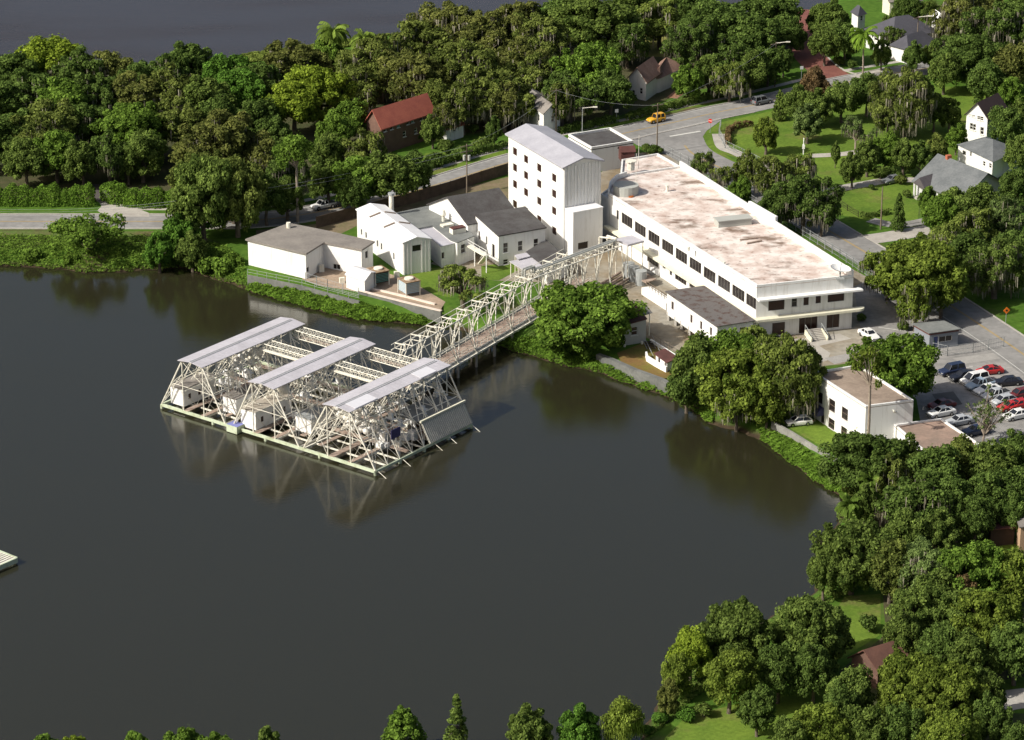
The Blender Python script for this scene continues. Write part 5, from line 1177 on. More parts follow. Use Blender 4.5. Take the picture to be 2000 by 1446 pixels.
# ------------------------------------------------------------------ vehicles
def carpaint(name, col, rough=.3): return mat('paint_' + name, col, rough, .02, 1, spec=.5, coat=.3)
TRIM = mat('car_trim', (.03, .03, .03), .5); LAMPW = mat('lamp_glass', (.75, .75, .7), .2); LAMPR = mat('lamp_red', (.5, .02, .02), .3)
CG = mat('car_glass', (.02, .022, .028), .08, .05, spec=.6)
def make_car(kind, col, label, name):
    Lc, Wc = {'sedan': (4.7, 1.78), 'wagon': (4.8, 1.8), 'suv': (4.6, 1.85), 'van': (4.8, 1.9), 'pickup': (5.0, 1.85), 'hatch': (4.1, 1.7), 'coupe': (4.5, 1.8), 'jeep': (3.9, 1.75)}[kind]
    r = thing(name, label, {'pickup': 'pickup truck', 'van': 'van', 'suv': 'suv', 'jeep': 'off-road car'}.get(kind, 'car'), (0, 0, 0), None)
    hb = {'suv': 1.0, 'van': .95, 'pickup': .95, 'jeep': 1.0}.get(kind, .86); gr = .3 if kind in ('suv', 'jeep', 'pickup') else .22
    x0, x1 = -Lc / 2, Lc / 2; w = Wc / 2
    prof = {'sedan': [(x0, .78), (x0 + .15, .92), (-1.35, .98), (1.0, .98), (x1 - .3, .82), (x1, .62)], 'coupe': [(x0, .74), (x0 + .1, .9), (-1.2, .92), (.8, .9), (x1 - .4, .72), (x1, .52)]}.get(kind,
           [(x0, hb), (x0 + .08, hb + .05), (-1.2, hb + .05), (.95, hb + .03), (x1 - .25, hb - .1), (x1, hb - .3)])
    b = MB(); secs = []
    for x, z in prof:
        k = 1 - .10 * (abs(x) / (Lc / 2)) ** 4
        secs.append([Vector((x, -w * k * .94, gr)), Vector((x, -w * k, gr + .25)), Vector((x, -w * k, z - .14)), Vector((x, -w * k * .86, z)), Vector((x, w * k * .86, z)), Vector((x, w * k, z - .14)), Vector((x, w * k, gr + .25)), Vector((x, w * k * .94, gr))])
    for a, c in zip(secs, secs[1:]):
        for i in range(8): b.poly([a[i], c[i], c[(i + 1) % 8], a[(i + 1) % 8]])
    b.poly(secs[0]); b.poly(secs[-1][::-1])
    cab = {'sedan': (-1.55, -1.0, .35, 1.05, 1.38), 'coupe': (-1.7, -.75, .15, .95, 1.27), 'wagon': (-2.25, -1.95, .35, 1.05, 1.42), 'hatch': (-1.95, -1.35, .4, 1.1, 1.38), 'suv': (-2.2, -2.0, .4, .95, 1.75), 'van': (-2.3, -2.1, .75, 1.6, 1.75), 'pickup': (-.75, -.6, .55, 1.1, 1.6), 'jeep': (-1.8, -1.75, .25, .5, 1.75)}[kind]
    rb, rt, ft, fb, hz = cab; zb = .93 if kind in ('sedan', 'coupe', 'wagon', 'hatch') else hb + .03; wb_, wt = w * .86, w * .66
    # roof panel and pillars in paint
    b.hexa([Vector((rt, -wt, hz)), Vector((ft, -wt, hz)), Vector((ft, wt, hz)), Vector((rt, wt, hz))], [Vector((rt + .1, -wt * .93, hz + .06)), Vector((ft - .1, -wt * .93, hz + .06)), Vector((ft - .1, wt * .93, hz + .06)), Vector((rt + .1, wt * .93, hz + .06))])
    for s in (-1, 1):
        for (xb, xt) in ((fb, ft), (rb, rt), ((rb + fb) / 2 - .05, (rt + ft) / 2 - .05)): b.beam((xb, s * wb_, zb), (xt, s * wt, hz + .01), .09)
    if kind == 'pickup':
        bed = MB(); bed.hexa([Vector((x0 + .15, -w * .78, hb - .35)), Vector((-.85, -w * .78, hb - .35)), Vector((-.85, w * .78, hb - .35)), Vector((x0 + .15, w * .78, hb - .35))], [Vector((x0 + .15, -w * .78, hb + .055)), Vector((-.85, -w * .78, hb + .055)), Vector((-.85, w * .78, hb + .055)), Vector((x0 + .15, w * .78, hb + .055))]); bed.build('bed', TRIM, r)
    b.build('body', col, r)
    e = .012
    for nm, q in (('windscreen', [(fb, -wb_ * .93, zb), (fb, wb_ * .93, zb), (ft, wt * .95, hz), (ft, -wt * .95, hz)]), ('rear_window', [(rb, wb_ * .93, zb), (rb, -wb_ * .93, zb), (rt, -wt * .95, hz), (rt, wt * .95, hz)]),
                  ('side_window', [(rb + .1, -wb_, zb), (fb - .1, -wb_, zb), (ft, -wt, hz - .02), (rt, -wt, hz - .02)]), ('side_window', [(fb - .1, wb_, zb), (rb + .1, wb_, zb), (rt, wt, hz - .02), (ft, wt, hz - .02)])):
        g = MB(); q = [Vector(v) for v in q]; nrm = (q[1] - q[0]).cross(q[3] - q[0]).normalized(); g.hexa([v - nrm * .03 for v in q], q); g.build(nm, CG, r)
    wr = .38 if kind in ('suv', 'jeep', 'pickup') else .32
    for x in (-Lc * .29, Lc * .31):
        for s in (-1, 1):
            t = MB(); t.tube((x, s * (w - .2), wr), (x, s * (w + .015), wr), wr, n=14); wo = t.build('wheel', BLACK, r)
            t = MB(); t.tube((x, s * (w + .016), wr), (x, s * (w + .03), wr), wr * .55, n=10); t.build('hubcap', CHROME, wo)
    for s in (-1, 1):
        t = MB(); t.box((x1 - .06, s * w * .66, prof[-1][1] - .1), .12, .36, .14); t.build('headlight', LAMPW, r)
        t = MB(); t.box((x0 + .0, s * w * .72, prof[0][1] - .2), .06, .32, .14); t.build('tail_light', LAMPR, r)
    for x in (x0 - .03, x1 + .02): t = MB(); t.box((x, 0, .36), .14, Wc * .9, .16); t.build('bumper', CHROME if col.name != 'paint_red' else TRIM, r)
    return r
WH, SV, BK, RD, NB2, GY, YL, LB = carpaint('white', (.75, .75, .73)), carpaint('silver', (.42, .44, .46)), carpaint('black', (.012, .013, .02)), carpaint('red', (.42, .02, .02)), carpaint('navy', (.02, .03, .07)), carpaint('grey', (.16, .17, .18)), carpaint('yellow', (.72, .38, .02)), carpaint('lightblue', (.30, .38, .46))
MRN = carpaint('maroon', (.13, .02, .02))
def car(kind, col, px, py, face, label, name='parked_car', group='cars in the parking lot'):
    """face = pixel offset of the nose from the middle of the car"""
    p = U(px, py); q = U(px + face[0], py + face[1]); r = make_car(kind, col, label, name); r.location = (p.x, p.y, G + .035); r.rotation_euler = (0, 0, math.atan2(q.y - p.y, q.x - p.x))
    if group: r['group'] = group
    return r
FL = (-10, 2.2)
car('suv', NB2, 1858, 731, (-10, 2.0), 'dark blue off-roader with bright windscreen, farthest left of the car row', 'parked_suv')
car('sedan', BK, 1880, 741, FL, 'black car wedged between the dark off-roader and white van')
car('van', WH, 1903, 748, FL, 'white van with dark side windows in the left car row', 'parked_van')
car('pickup', LB, 1914, 758, FL, 'blue-grey pickup right in front of the white van', 'parked_pickup')
car('sedan', WH, 1928, 768, FL, 'bright white sedan below the blue-grey pickup')
car('pickup', SV, 1945, 778, FL, 'silver pickup with long bed below the bright white sedan', 'parked_pickup')
car('hatch', SV, 1960, 789, FL, 'pale silver hatchback next to the bright red pair')
car('coupe', RD, 1932, 730, (-10, 1.0), 'red coupe parked apart behind the white van')
car('sedan', BK, 1968, 752, (-10, .8), 'black sedan right of the blue-grey pickup near the frame edge')
car('hatch', MRN, 1992, 776, FL, 'maroon hatchback cut by the right frame edge')
car('coupe', RD, 1972, 800, FL, 'bright red coupe, left one of the red pair')
car('sedan', RD, 1990, 797, FL, 'bright red sedan, right one of the red pair')
car('sedan', WH, 1986, 817, FL, 'white sedan below the bright red pair')
car('sedan', MRN, 1838, 798, (-10, 2), 'dark red car behind the white sedan near the office corner')
car('sedan', WH, 1838, 812, (-10, 2), 'white sedan beside the dark red car near the office')
car('sedan', SV, 1873, 829, (-10, 2), 'silver sedan parked beside the annex roof corner')
car('sedan', NB2, 1906, 848, (-10, 2), 'dark blue sedan in shade behind the bare tree')
car('sedan', WH, 1697, 660, (10, 6), 'white sedan alone in front of the laboratory entrance', group=None)
car('hatch', WH, 1560, 830, (-10, 1), 'little white hatchback on the lawn beside the office', group=None)
car('suv', GY, 1488, 203, (10, -2), 'grey estate car driving on the upper road', 'moving_car', None)
car('jeep', YL, 1281, 239, (-10, 2), 'yellow open off-roader driving on the upper road', 'moving_car', None)
car('pickup', WH, 632, 407, (-10, 2), 'white pickup parked under trees beside the road', 'parked_pickup', None)
car('sedan', GY, 668, 400, (-10, 2), 'grey car parked in the shade behind the white pickup', group=None)
car('sedan', GY, 1744, 357, (-10, 2), 'grey car on the drive beside the bungalow', group=None)
car('sedan', SV, 1500, 655, (10, -2), 'dark car', group=None) if False else None
# ------------------------------------------------------------------ vegetation
RS = np.random.RandomState(11)
def nrm(a): return a / (np.linalg.norm(a, axis=1, keepdims=True) + 1e-9)
def leaf_mesh(name, P, N, size, tone, mats, asp=.75, T=None):
    n = len(P); r = RS.normal(size=(n, 3)) if T is None else T
    t = nrm(np.cross(N, r)) if T is None else nrm(T); b = nrm(np.cross(N, t))
    s = (size if np.ndim(size) else np.full(n, size))[:, None]
    V = np.stack([P - t * s - b * s * asp * .6, P + t * s * .7 - b * s * asp, P + t * s + b * s * asp * .5, P - t * s * .6 + b * s * asp], 1).reshape(-1, 3)
    F = np.arange(4 * n).reshape(n, 4)
    me = bpy.data.meshes.new(name); np_mesh(me, V, F)
    at = me.attributes.new('tone', 'FLOAT', 'FACE'); at.data.foreach_set('value', np.clip(tone, 0, 1).astype(np.float32))
    me.materials.append(mats); return me
def clumps(cen, rad, per, leaf, zflat=.8, up=.35, mix=.8, tvar=.22, shell=.65):
    n = len(cen); k = n * per
    d = nrm(RS.normal(size=(k, 3))); fl = (d[:, 2] < 0) & (RS.rand(k) < .35); d[fl, 2] *= -1
    ci = np.repeat(np.arange(n), per); rr_ = rad[ci][:, None] * (shell + (1.05 - shell) * RS.rand(k)[:, None])
    P = cen[ci] + d * rr_ * np.array([1, 1, zflat])
    N = nrm(d * mix + RS.normal(size=(k, 3)) * .5 + np.array([0, 0, up]))
    base = RS.rand(n) * .5 + .2
    tone = base[ci] + RS.normal(size=k) * tvar
    return P, N, leaf * (.7 + .6 * RS.rand(k)), tone
def crown_centres(n, R_, rz, zc, seed, bot=-.35, jag=.25, inner=.3):
    r = np.random.RandomState(seed); d = nrm(r.normal(size=(n * 3, 3))); d = d[d[:, 2] > bot][:n]
    lob = 1 + jag * np.sin(d[:, 0] * 3.1 + seed) * np.cos(d[:, 1] * 2.7 + seed * 2) + jag * .6 * r.normal(size=len(d)) * .5
    rad = np.where(r.rand(len(d)) < inner, r.uniform(.3, .7, len(d)), r.uniform(.74, .95, len(d))) * lob
    return np.stack([d[:, 0] * R_ * rad, d[:, 1] * R_ * rad, zc + d[:, 2] * rz * rad], 1)
PROTO = {}
def trunk_mesh(H, R_, cen, r0, seed, zsplit=.3, nl=7, m=BARK, lean=0):
    r = random.Random(seed); mb = MB(); top = Vector((lean, 0, H * zsplit)); a = Vector((0, 0, -.6)); mid = Vector((r.uniform(-.2, .2), r.uniform(-.2, .2), H * zsplit * .5))
    mb.tube(a, mid, r0 * 1.25, r0, n=8); mb.tube(mid, top, r0, r0 * .85, n=8)
    idx = r.sample(range(len(cen)), min(nl, len(cen)))
    for i in idx:
        c = Vector(cen[i]); k = top.lerp(c, .5) + Vector((r.uniform(-.5, .5), r.uniform(-.5, .5), r.uniform(0, .8)))
        mb.tube(top, k, r0 * .55, r0 * .32, n=6); mb.tube(k, c, r0 * .32, r0 * .1, n=5)
        for q in range(2):
            e = c + Vector((r.uniform(-1, 1), r.uniform(-1, 1), r.uniform(-.2, .8))) * R_ * .2; mb.tube(k.lerp(c, .6), e, r0 * .14, r0 * .05, n=4)
    me = bpy.data.meshes.new('trunk'); me.from_pydata([tuple(v) for v in mb.v], [], mb.f); me.materials.append(m); return me
def moss_strips(cen, rad, n, lmin, lmax, seed, R_, low=.15):
    r = np.random.RandomState(seed); i = r.randint(0, len(cen), n); a = r.rand(n) * 2 * np.pi
    out = nrm(cen[i] * np.array([1, 1, 0]) + 1e-3)
    P = cen[i] + np.stack([np.cos(a), np.sin(a), np.zeros(n)], 1) * rad[i][:, None] * r.uniform(.5, 1.05, n)[:, None] - np.array([0, 0, 1]) * rad[i][:, None] * low
    L = r.uniform(lmin, lmax, n); w = r.uniform(.05, .14, n)
    t = np.stack([np.cos(a + 1.57), np.sin(a + 1.57), np.zeros(n)], 1)
    V = np.stack([P - t * w[:, None], P + t * w[:, None], P + t * w[:, None] * .25 - np.stack([np.zeros(n)] * 2 + [L], 1) + out * .1, P - t * w[:, None] * .4 - np.stack([np.zeros(n)] * 2 + [L * .9], 1)], 1).reshape(-1, 3)
    me = bpy.data.meshes.new('moss'); np_mesh(me, V, np.arange(4 * n).reshape(n, 4))
    at = me.attributes.new('tone', 'FLOAT', 'FACE'); at.data.foreach_set('value', r.rand(n).astype(np.float32)); me.materials.append(MOSS); return me
def proto(key, meshes, R_, H, zc): PROTO[key] = dict(m=meshes, R=R_, H=H, zc=zc)
def mk_broad(key, seed, n=92, per=165, R_=6.0, H=11.4, zc=6.2, rz=4.9, leaf=.235, cr=(.85, 1.6), moss=0, jag=.26, bot=-.72, m=LEAF, r0=.42, zsplit=.3, bark=BARK, inner=.28, nl=8):
    c = crown_centres(n, R_ - .9, rz - .6, zc, seed, bot, jag, inner); r = np.random.RandomState(seed + 5); rad = r.uniform(*cr, len(c))
    P, N, s, t = clumps(c, rad, per, leaf)
    # a few stray sprays break the outline
    k = 500; j = r.randint(0, len(c), k); d = nrm(r.normal(size=(k, 3))); P2 = c[j] + d * (rad[j] * r.uniform(1.0, 1.35, k))[:, None]
    P = np.concatenate([P, P2]); N = np.concatenate([N, nrm(d + .4)]); s = np.concatenate([s, np.full(k, leaf * .8)]); t = np.concatenate([t, r.rand(k) * .6 + .2])
    ms = [('crown', leaf_mesh('crown', P, N, s, t, m)), ('trunk', trunk_mesh(H, R_, c, r0, seed, zsplit, nl, bark))]
    if moss: ms.append(('moss', moss_strips(c, rad, moss, .9, 2.6, seed + 9, R_)))
    proto(key, ms, R_, H, zc)
for i in range(4): mk_broad('oak%d' % i, 21 + i, n=86 + 6 * i)
for i in range(3): mk_broad('moss%d' % i, 41 + i, n=88, per=140, cr=(.75, 1.45), moss=520, jag=.34, bot=-.72)
for i in range(2): mk_broad('round%d' % i, 61 + i, n=90, per=160, R_=5.0, H=10.0, zc=5.2, rz=4.6, cr=(.65, 1.15), jag=.16, bot=-.85, zsplit=.18, leaf=.22)
mk_broad('big', 71, n=165, per=170, R_=8.0, H=13.4, zc=7.0, rz=6.0, cr=(.85, 1.6), jag=.2, bot=-.8, leaf=.24, r0=.55)
mk_broad('big1', 73, n=160, per=170, R_=8.0, H=12.6, zc=6.4, rz=5.6, cr=(.85, 1.6), jag=.27, bot=-.8, leaf=.24, r0=.55)
mk_broad('bigmoss', 75, n=150, per=155, R_=8.0, H=13.4, zc=7.0, rz=5.9, cr=(.8, 1.55), jag=.3, bot=-.75, moss=1300, r0=.55)
mk_broad('scrag0', 81, n=34, per=95, R_=5.5, H=9.5, zc=6.0, rz=3.2, cr=(.6, 1.2), jag=.35, moss=500, leaf=.22, nl=22, r0=.34)
mk_broad('scrag1', 83, n=30, per=80, R_=5.5, H=10, zc=6.4, rz=3.2, cr=(.6, 1.1), jag=.35, moss=350, leaf=.22, nl=24, r0=.3, bark=BARKL)
mk_broad('flat0', 87, n=40, per=120, R_=7, H=7.5, zc=5.2, rz=1.9, cr=(.8, 1.3), jag=.3, bot=-.5, leaf=.2, zsplit=.25, nl=14, r0=.22)
mk_broad('pine0', 91, n=22, per=170, R_=4.4, H=14.5, zc=11.3, rz=2.9, cr=(.9, 1.5), jag=.3, bot=-.5, leaf=.2, zsplit=.62, nl=12, r0=.24, bark=BARKL)
mk_broad('pine1', 93, n=15, per=90, R_=5.5, H=17, zc=13.0, rz=3.4, cr=(.6, 1.05), jag=.4, bot=-.6, leaf=.18, zsplit=.6, nl=14, r0=.27, bark=BARKL)
mk_broad('shrub0', 95, n=18, per=110, R_=1.7, H=2.6, zc=1.25, rz=1.25, cr=(.4, .65), jag=.15, bot=-.6, leaf=.16, zsplit=.2, nl=4, r0=.07)
mk_broad('shrub1', 97, n=20, per=110, R_=1.8, H=2.0, zc=.95, rz=.95, cr=(.4, .7), jag=.25, bot=-.5, leaf=.17, zsplit=.2, nl=4, r0=.07)
mk_broad('bare0', 99, n=44, per=11, R_=4.8, H=9, zc=5.4, rz=4.0, cr=(.25, .5), jag=.35, moss=0, leaf=.17, nl=42, zsplit=.16, r0=.2, bark=BARKL)
def mk_cone(key, seed, R_, H, n, per, leaf, pw=1.0, cr=.5, z0=.04):
    r = np.random.RandomState(seed); z = r.uniform(z0, .98, n); a = r.rand(n) * 6.28; rad = R_ * (1 - z) ** pw * r.uniform(.6, .95, n)
    rad = np.where(z < .18, rad * (.75 + z * 1.3), rad)
    c = np.stack([np.cos(a) * rad, np.sin(a) * rad, z * H], 1); cr_ = cr * (1.15 - z * .75) * r.uniform(.8, 1.25, n)
    P, N, s, t = clumps(c, cr_, per, leaf)
    proto(key, [('crown', leaf_mesh('crown', P, N, s, t, LEAF)), ('trunk', trunk_mesh(H, R_ * .3, c[z < .5], .2, seed, .5, 4))], R_, H, H * .42)
mk_cone('cone0', 101, 3.1, 10.0, 90, 75, .2, .75, .85)
mk_cone('cone1', 103, 2.2, 11.0, 80, 60, .18, .95, .62)
mk_cone('cone2', 105, 3.8, 9.0, 90, 80, .2, .55, .95)
def mk_willow(key, seed):
    c = crown_centres(30, 3.6, 3.0, 6.0, seed, -.2, .2, .2); r = np.random.RandomState(seed); rad = r.uniform(.8, 1.3, len(c)); P, N, s, t = clumps(c, rad, 90, .18)
    n = 5200; i = r.randint(0, len(c), n); a = r.rand(n) * 6.28; Q = c[i] + np.stack([np.cos(a), np.sin(a), np.zeros(n)], 1) * (rad[i] * r.uniform(.7, 1.15, n))[:, None]
    Q[:, 2] -= r.uniform(0, 3.2, n); Nn = nrm(np.stack([np.cos(a), np.sin(a), r.uniform(-.1, .5, n)], 1)); T = nrm(np.stack([r.normal(size=n) * .15, r.normal(size=n) * .15, -np.ones(n)], 1))
    me1 = leaf_mesh('crown', P, N, s, t, FROND); me2 = leaf_mesh('hanging_twigs', Q, Nn, .3, r.rand(n), FROND, .22, T)
    proto(key, [('crown', me1), ('hanging_twigs', me2), ('trunk', trunk_mesh(8, 4, c, .3, seed, .35, 8))], 4.6, 9.5, 5.2)
mk_willow('willow0', 111)
def mk_palm(key, seed, H=9.0, nf=34, L=3.6, droop=1.0):
    r = np.random.RandomState(seed); Ps, Ns, Ts, to = [], [], [], []
    for f in range(nf):
        a = f * 2.4; el = r.uniform(-.25, 1.25); d = np.array([math.cos(a) * math.cos(el), math.sin(a) * math.cos(el), math.sin(el)]); tone = r.uniform(.2, 1); p = np.array([0, 0, H])
        for k in range(16):
            dd = d * (L / 16); p = p + dd; d = d + np.array([0, 0, -.13 * droop]); d /= np.linalg.norm(d)
            sd = np.cross(d, [0, 0, 1]); sd /= np.linalg.norm(sd) + 1e-9
            for s in (-1, 1):
                hang = np.array([0, 0, -.55 - .4 * droop * r.rand()]); t = sd * s * .8 + hang + d * .3; t /= np.linalg.norm(t)
                Ps.append(p + t * .38); Ts.append(t); nn = np.cross(t, d); Ns.append(nn / (np.linalg.norm(nn) + 1e-9)); to.append(tone + r.normal() * .12)
    me = leaf_mesh('fronds', np.array(Ps), np.array(Ns), .42, np.array(to), FROND, .26, np.array(Ts))
    mb = MB(); last = Vector((0, 0, -.5))
    for k in range(1, 7): q = Vector((.12 * math.sin(k), .1 * math.cos(k * 1.3), H * k / 6)); mb.tube(last, q, .26 - .015 * k, .245 - .015 * k, n=8); last = q
    tm = bpy.data.meshes.new('trunk'); tm.from_pydata([tuple(v) for v in mb.v], [], mb.f); tm.materials.append(BARKL)
    proto(key, [('fronds', me), ('trunk', tm)], L, H + 1.5, H)
mk_palm('palm0', 121); mk_palm('palm1', 123, H=6.0, nf=28, L=2.6, droop=.6)

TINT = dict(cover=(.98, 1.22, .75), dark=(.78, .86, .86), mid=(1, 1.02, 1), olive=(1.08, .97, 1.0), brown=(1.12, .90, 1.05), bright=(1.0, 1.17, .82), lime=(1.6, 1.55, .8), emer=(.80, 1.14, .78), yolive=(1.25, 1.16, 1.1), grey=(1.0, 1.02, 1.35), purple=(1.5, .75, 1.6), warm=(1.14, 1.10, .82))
LOOK = dict(dark='dark green', mid='mid green', olive='olive', brown='brownish', bright='bright green', lime='yellow-green', emer='emerald', yolive='pale olive', grey='grey-green', purple='purplish brown', warm='warm green')  # the warm tint shifts the leaf colour towards yellow
KINDW = dict(oak=('oak', 'oak_tree'), moss=('mossy oak', 'oak_tree'), round=('round-crowned tree', 'broadleaf_tree'), big=('broad oak', 'oak_tree'), bigmoss=('broad mossy oak', 'oak_tree'), scrag=('ragged thin-crowned tree', 'broadleaf_tree'),
             flat=('flat spreading mimosa tree', 'mimosa_tree'), pine=('tall bare-trunked pine', 'pine_tree'), shrub=('shrub', 'shrub'), bare=('nearly bare tree', 'bare_tree'), cone=('conical tree', 'cypress_tree'), willow=('weeping willow', 'willow_tree'), palm=('feathery palm', 'palm_tree'))
ORD = ['first', 'second', 'third', 'fourth', 'fifth', 'sixth', 'seventh', 'eighth', 'ninth', 'tenth', 'eleventh', 'twelfth', 'thirteenth', 'fourteenth', 'fifteenth', 'sixteenth', 'seventeenth', 'eighteenth', 'nineteenth', 'twentieth']
kc = {}
def plant(kind, tint, cx, cy, rpx, hs=1.0, zb=G):
    """crown centre and half width in photo pixels"""
    base = kind.rstrip('0123456789')
    if kind not in PROTO:
        c = [k for k in PROTO if k.rstrip('0123456789') == base]; kc[base] = kc.get(base, -1) + 1; kind = sorted(c)[kc[base] % len(c)]
    p = PROTO[kind]; z = zb + p['zc'] * .8
    for _ in range(6):
        q = U(cx, cy, z); zb = float(np.clip(ground_h(np.array([q.x]), np.array([q.y]))[0], -.2, G)) if _ else zb; sc = rpx * ((.96 if (cx > 1330 and cy < 480) else 1.0 if (cx > 1280 and cy > 1000) else 1.06) if p['R'] > 3 else 1) * mpp(q) / p['R']; sz = (.45 + .55 * sc) * hs if p['R'] > 3 else sc * hs; z = zb + p['zc'] * sz
    q = U(cx, cy, z)
    r = thing(KINDW[base][1], '', 'shrub' if base == 'shrub' else 'tree', (q.x, q.y, zb))
    rt = RS.rand() * 6.28; tt = TINT[tint]; v = 1 + RS.normal() * .07
    for nm, me in p['m']:
        o = bpy.data.objects.new(nm, me); C.objects.link(o); o.parent = r; o.scale = (sc * (1 + RS.normal() * .08), sc * (1 + RS.normal() * .05), sz); o.rotation_euler = (0, 0, rt)
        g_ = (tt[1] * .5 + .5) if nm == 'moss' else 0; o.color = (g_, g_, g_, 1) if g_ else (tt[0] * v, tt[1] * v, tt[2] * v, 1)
    if base == 'shrub': r.name = 'shrub'
    return r
def row(place, group, items):
    """ordinal labels counted from the left within a named row"""
    items = sorted(items, key=lambda i: i[2]); n = len(items)
    for i, it in enumerate(items):
        r = plant(*it[:5], **(it[5] if len(it) > 5 else {})); base = it[0].rstrip('0123456789')
        w_ = LOOK[it[1]] + ' ' + KINDW[base][0]
        o = '' if n == 1 else (', leftmost ' if i == 0 else ', rightmost ' if i == n - 1 else ', %s from the left ' % ORD[i])
        r['label'] = ('%s%s%s' % (w_, o if o else ' ', place)).replace('  ', ' ')
        if n > 1: r['group'] = group
        if len(r['label'].replace('-', ' ').split()) > 15: print('LONG', r['label'])
row('along the far lake shore', 'trees along the far lake shore', [
    ('oak', 'dark', 15, 150, 62), ('oak', 'lime', 92, 122, 62), ('moss', 'dark', 150, 148, 55), ('moss', 'brown', 215, 142, 50), ('oak', 'dark', 268, 165, 45), ('oak', 'dark', 372, 128, 52), ('oak', 'emer', 440, 150, 52),
    ('moss', 'brown', 562, 128, 58), ('moss', 'dark', 318, 152, 48), ('moss', 'dark', 505, 160, 46)])
row('in the second left wood row', 'second row of the left wood', [
    ('oak', 'dark', -15, 205, 62), ('moss', 'dark', 55, 190, 60), ('oak', 'bright', 125, 205, 62), ('moss', 'dark', 190, 195, 55), ('moss', 'brown', 262, 190, 55), ('moss', 'olive', 335, 180, 58), ('oak', 'mid', 405, 195, 52), ('oak', 'emer', 468, 175, 50)])
row('in the third left wood row', 'third row of the left wood', [
    ('oak', 'dark', -20, 275, 60), ('bigmoss', 'olive', 90, 255, 78), ('moss', 'dark', 175, 245, 58), ('big', 'bright', 255, 255, 72), ('moss', 'olive', 345, 245, 62), ('oak', 'dark', 430, 240, 55), ('oak', 'dark', 500, 238, 48), ('oak', 'dark', 30, 265, 55)])
row('right behind the left hedges', 'front row of the left wood', [
    ('oak', 'mid', 50, 312, 46), ('oak', 'bright', 110, 300, 52), ('oak', 'mid', 160, 316, 42), ('moss', 'dark', 212, 306, 46), ('oak', 'mid', 278, 300, 52), ('round', 'mid', 250, 322, 28)])
row('beside the left road', 'tall trees beside the left road', [
    ('bigmoss', 'brown', 425, 285, 85, dict(hs=1.1)), ('big', 'olive', 395, 355, 68, dict(hs=1.1)), ('oak', 'mid', 455, 375, 55, dict(hs=1.05)), ('moss', 'brown', 500, 320, 48), ('big', 'mid', 395, 380, 68, dict(hs=1.42)), ('big', 'olive', 462, 378, 62, dict(hs=1.38)), ('oak', 'dark', 520, 385, 40, dict(hs=1.1))])
row('behind the warehouse', 'trees behind the warehouse', [('pine0', 'bright', 578, 300, 46, dict(hs=1.15)), ('round', 'mid', 560, 385, 38), ('oak', 'mid', 640, 352, 46), ('oak', 'bright', 700, 352, 55), ('oak', 'mid', 760, 348, 58), ('oak', 'dark', 690, 380, 32), ('moss', 'dark', 560, 345, 44), ('moss', 'olive', 715, 300, 50), ('oak', 'dark', 805, 335, 40), ('oak', 'mid', 640, 300, 42)])
row('of the clump left of the red roof', 'bright clump left of the red roof', [('oak', 'lime', 575, 205, 58), ('big', 'lime', 625, 180, 70), ('oak', 'bright', 680, 235, 42), ('oak', 'bright', 655, 265, 45), ('round', 'dark', 540, 265, 38)])
row('on the far shore', 'palms on the far shore', [('palm0', 'mid', 652, 62, 34), ('palm0', 'mid', 710, 75, 32)])
row('below the two shore palms', 'bushes below the palms', [('round', 'bright', 645, 105, 38), ('moss', 'olive', 695, 130, 45), ('moss', 'brown', 605, 125, 42)])
row('in the wood behind the red roof', 'high wood behind the red-roofed house', [
    ('bigmoss', 'olive', 745, 130, 72, dict(hs=1.1)), ('bigmoss', 'brown', 800, 155, 75), ('moss', 'olive', 830, 90, 62), ('bigmoss', 'brown', 880, 60, 75), ('bigmoss', 'olive', 905, 140, 78), ('bigmoss', 'brown', 960, 80, 75), ('moss', 'olive', 950, 185, 62),
    ('moss', 'brown', 1010, 130, 60), ('bigmoss', 'olive', 1050, 80, 70), ('moss', 'brown', 1015, 45, 55), ('moss', 'olive', 905, 210, 48), ('moss', 'brown', 985, 205, 45), ('oak', 'olive', 850, 195, 42), ('moss', 'olive', 700, 180, 50), ('moss', 'olive', 1000, 200, 44), ('moss', 'olive', 1098, 200, 44), ('moss', 'olive', 1040, 150, 46), ('moss', 'olive', 1050, 128, 40), ('moss', 'brown', 870, 235, 26)])
row('between hidden white house and cottage', 'trees by the hidden white house', [('big', 'bright', 1150, 140, 72), ('moss', 'dark', 1115, 190, 50), ('big', 'mid', 1170, 50, 78), ('oak', 'dark', 1105, 30, 60), ('moss', 'dark', 1225, 85, 42), ('oak', 'dark', 1195, 180, 45), ('round', 'dark', 1090, 175, 34)])
row('behind the cottage roof', 'tall trees behind the cottage', [('moss', 'yolive', 1290, 40, 55), ('oak', 'mid', 1240, 10, 55), ('bigmoss', 'dark', 1350, 85, 65), ('big', 'dark', 1400, 55, 78), ('oak', 'dark', 1475, 75, 62), ('big', 'dark', 1500, 30, 70), ('moss', 'dark', 1440, 120, 48), ('oak', 'dark', 1350, 15, 60), ('oak', 'dark', 1545, 70, 36)])
row('along the upper roadside hedge', 'trees by the upper roadside hedge', [('round', 'bright', 1345, 160, 38), ('round', 'mid', 1385, 145, 42), ('moss', 'yolive', 1425, 155, 38), ('oak', 'mid', 1465, 138, 38), ('oak', 'dark', 1500, 126, 36), ('round', 'dark', 1530, 118, 24)])
row('right of the brick street', 'trees right of the brick street', [('oak', 'mid', 1620, 40, 46), ('oak', 'dark', 1650, 80, 42), ('oak', 'mid', 1612, 85, 38)])
row('in front of the slate-roofed villa', 'palm in front of the villa', [('palm0', 'bright', 1688, 68, 34)])
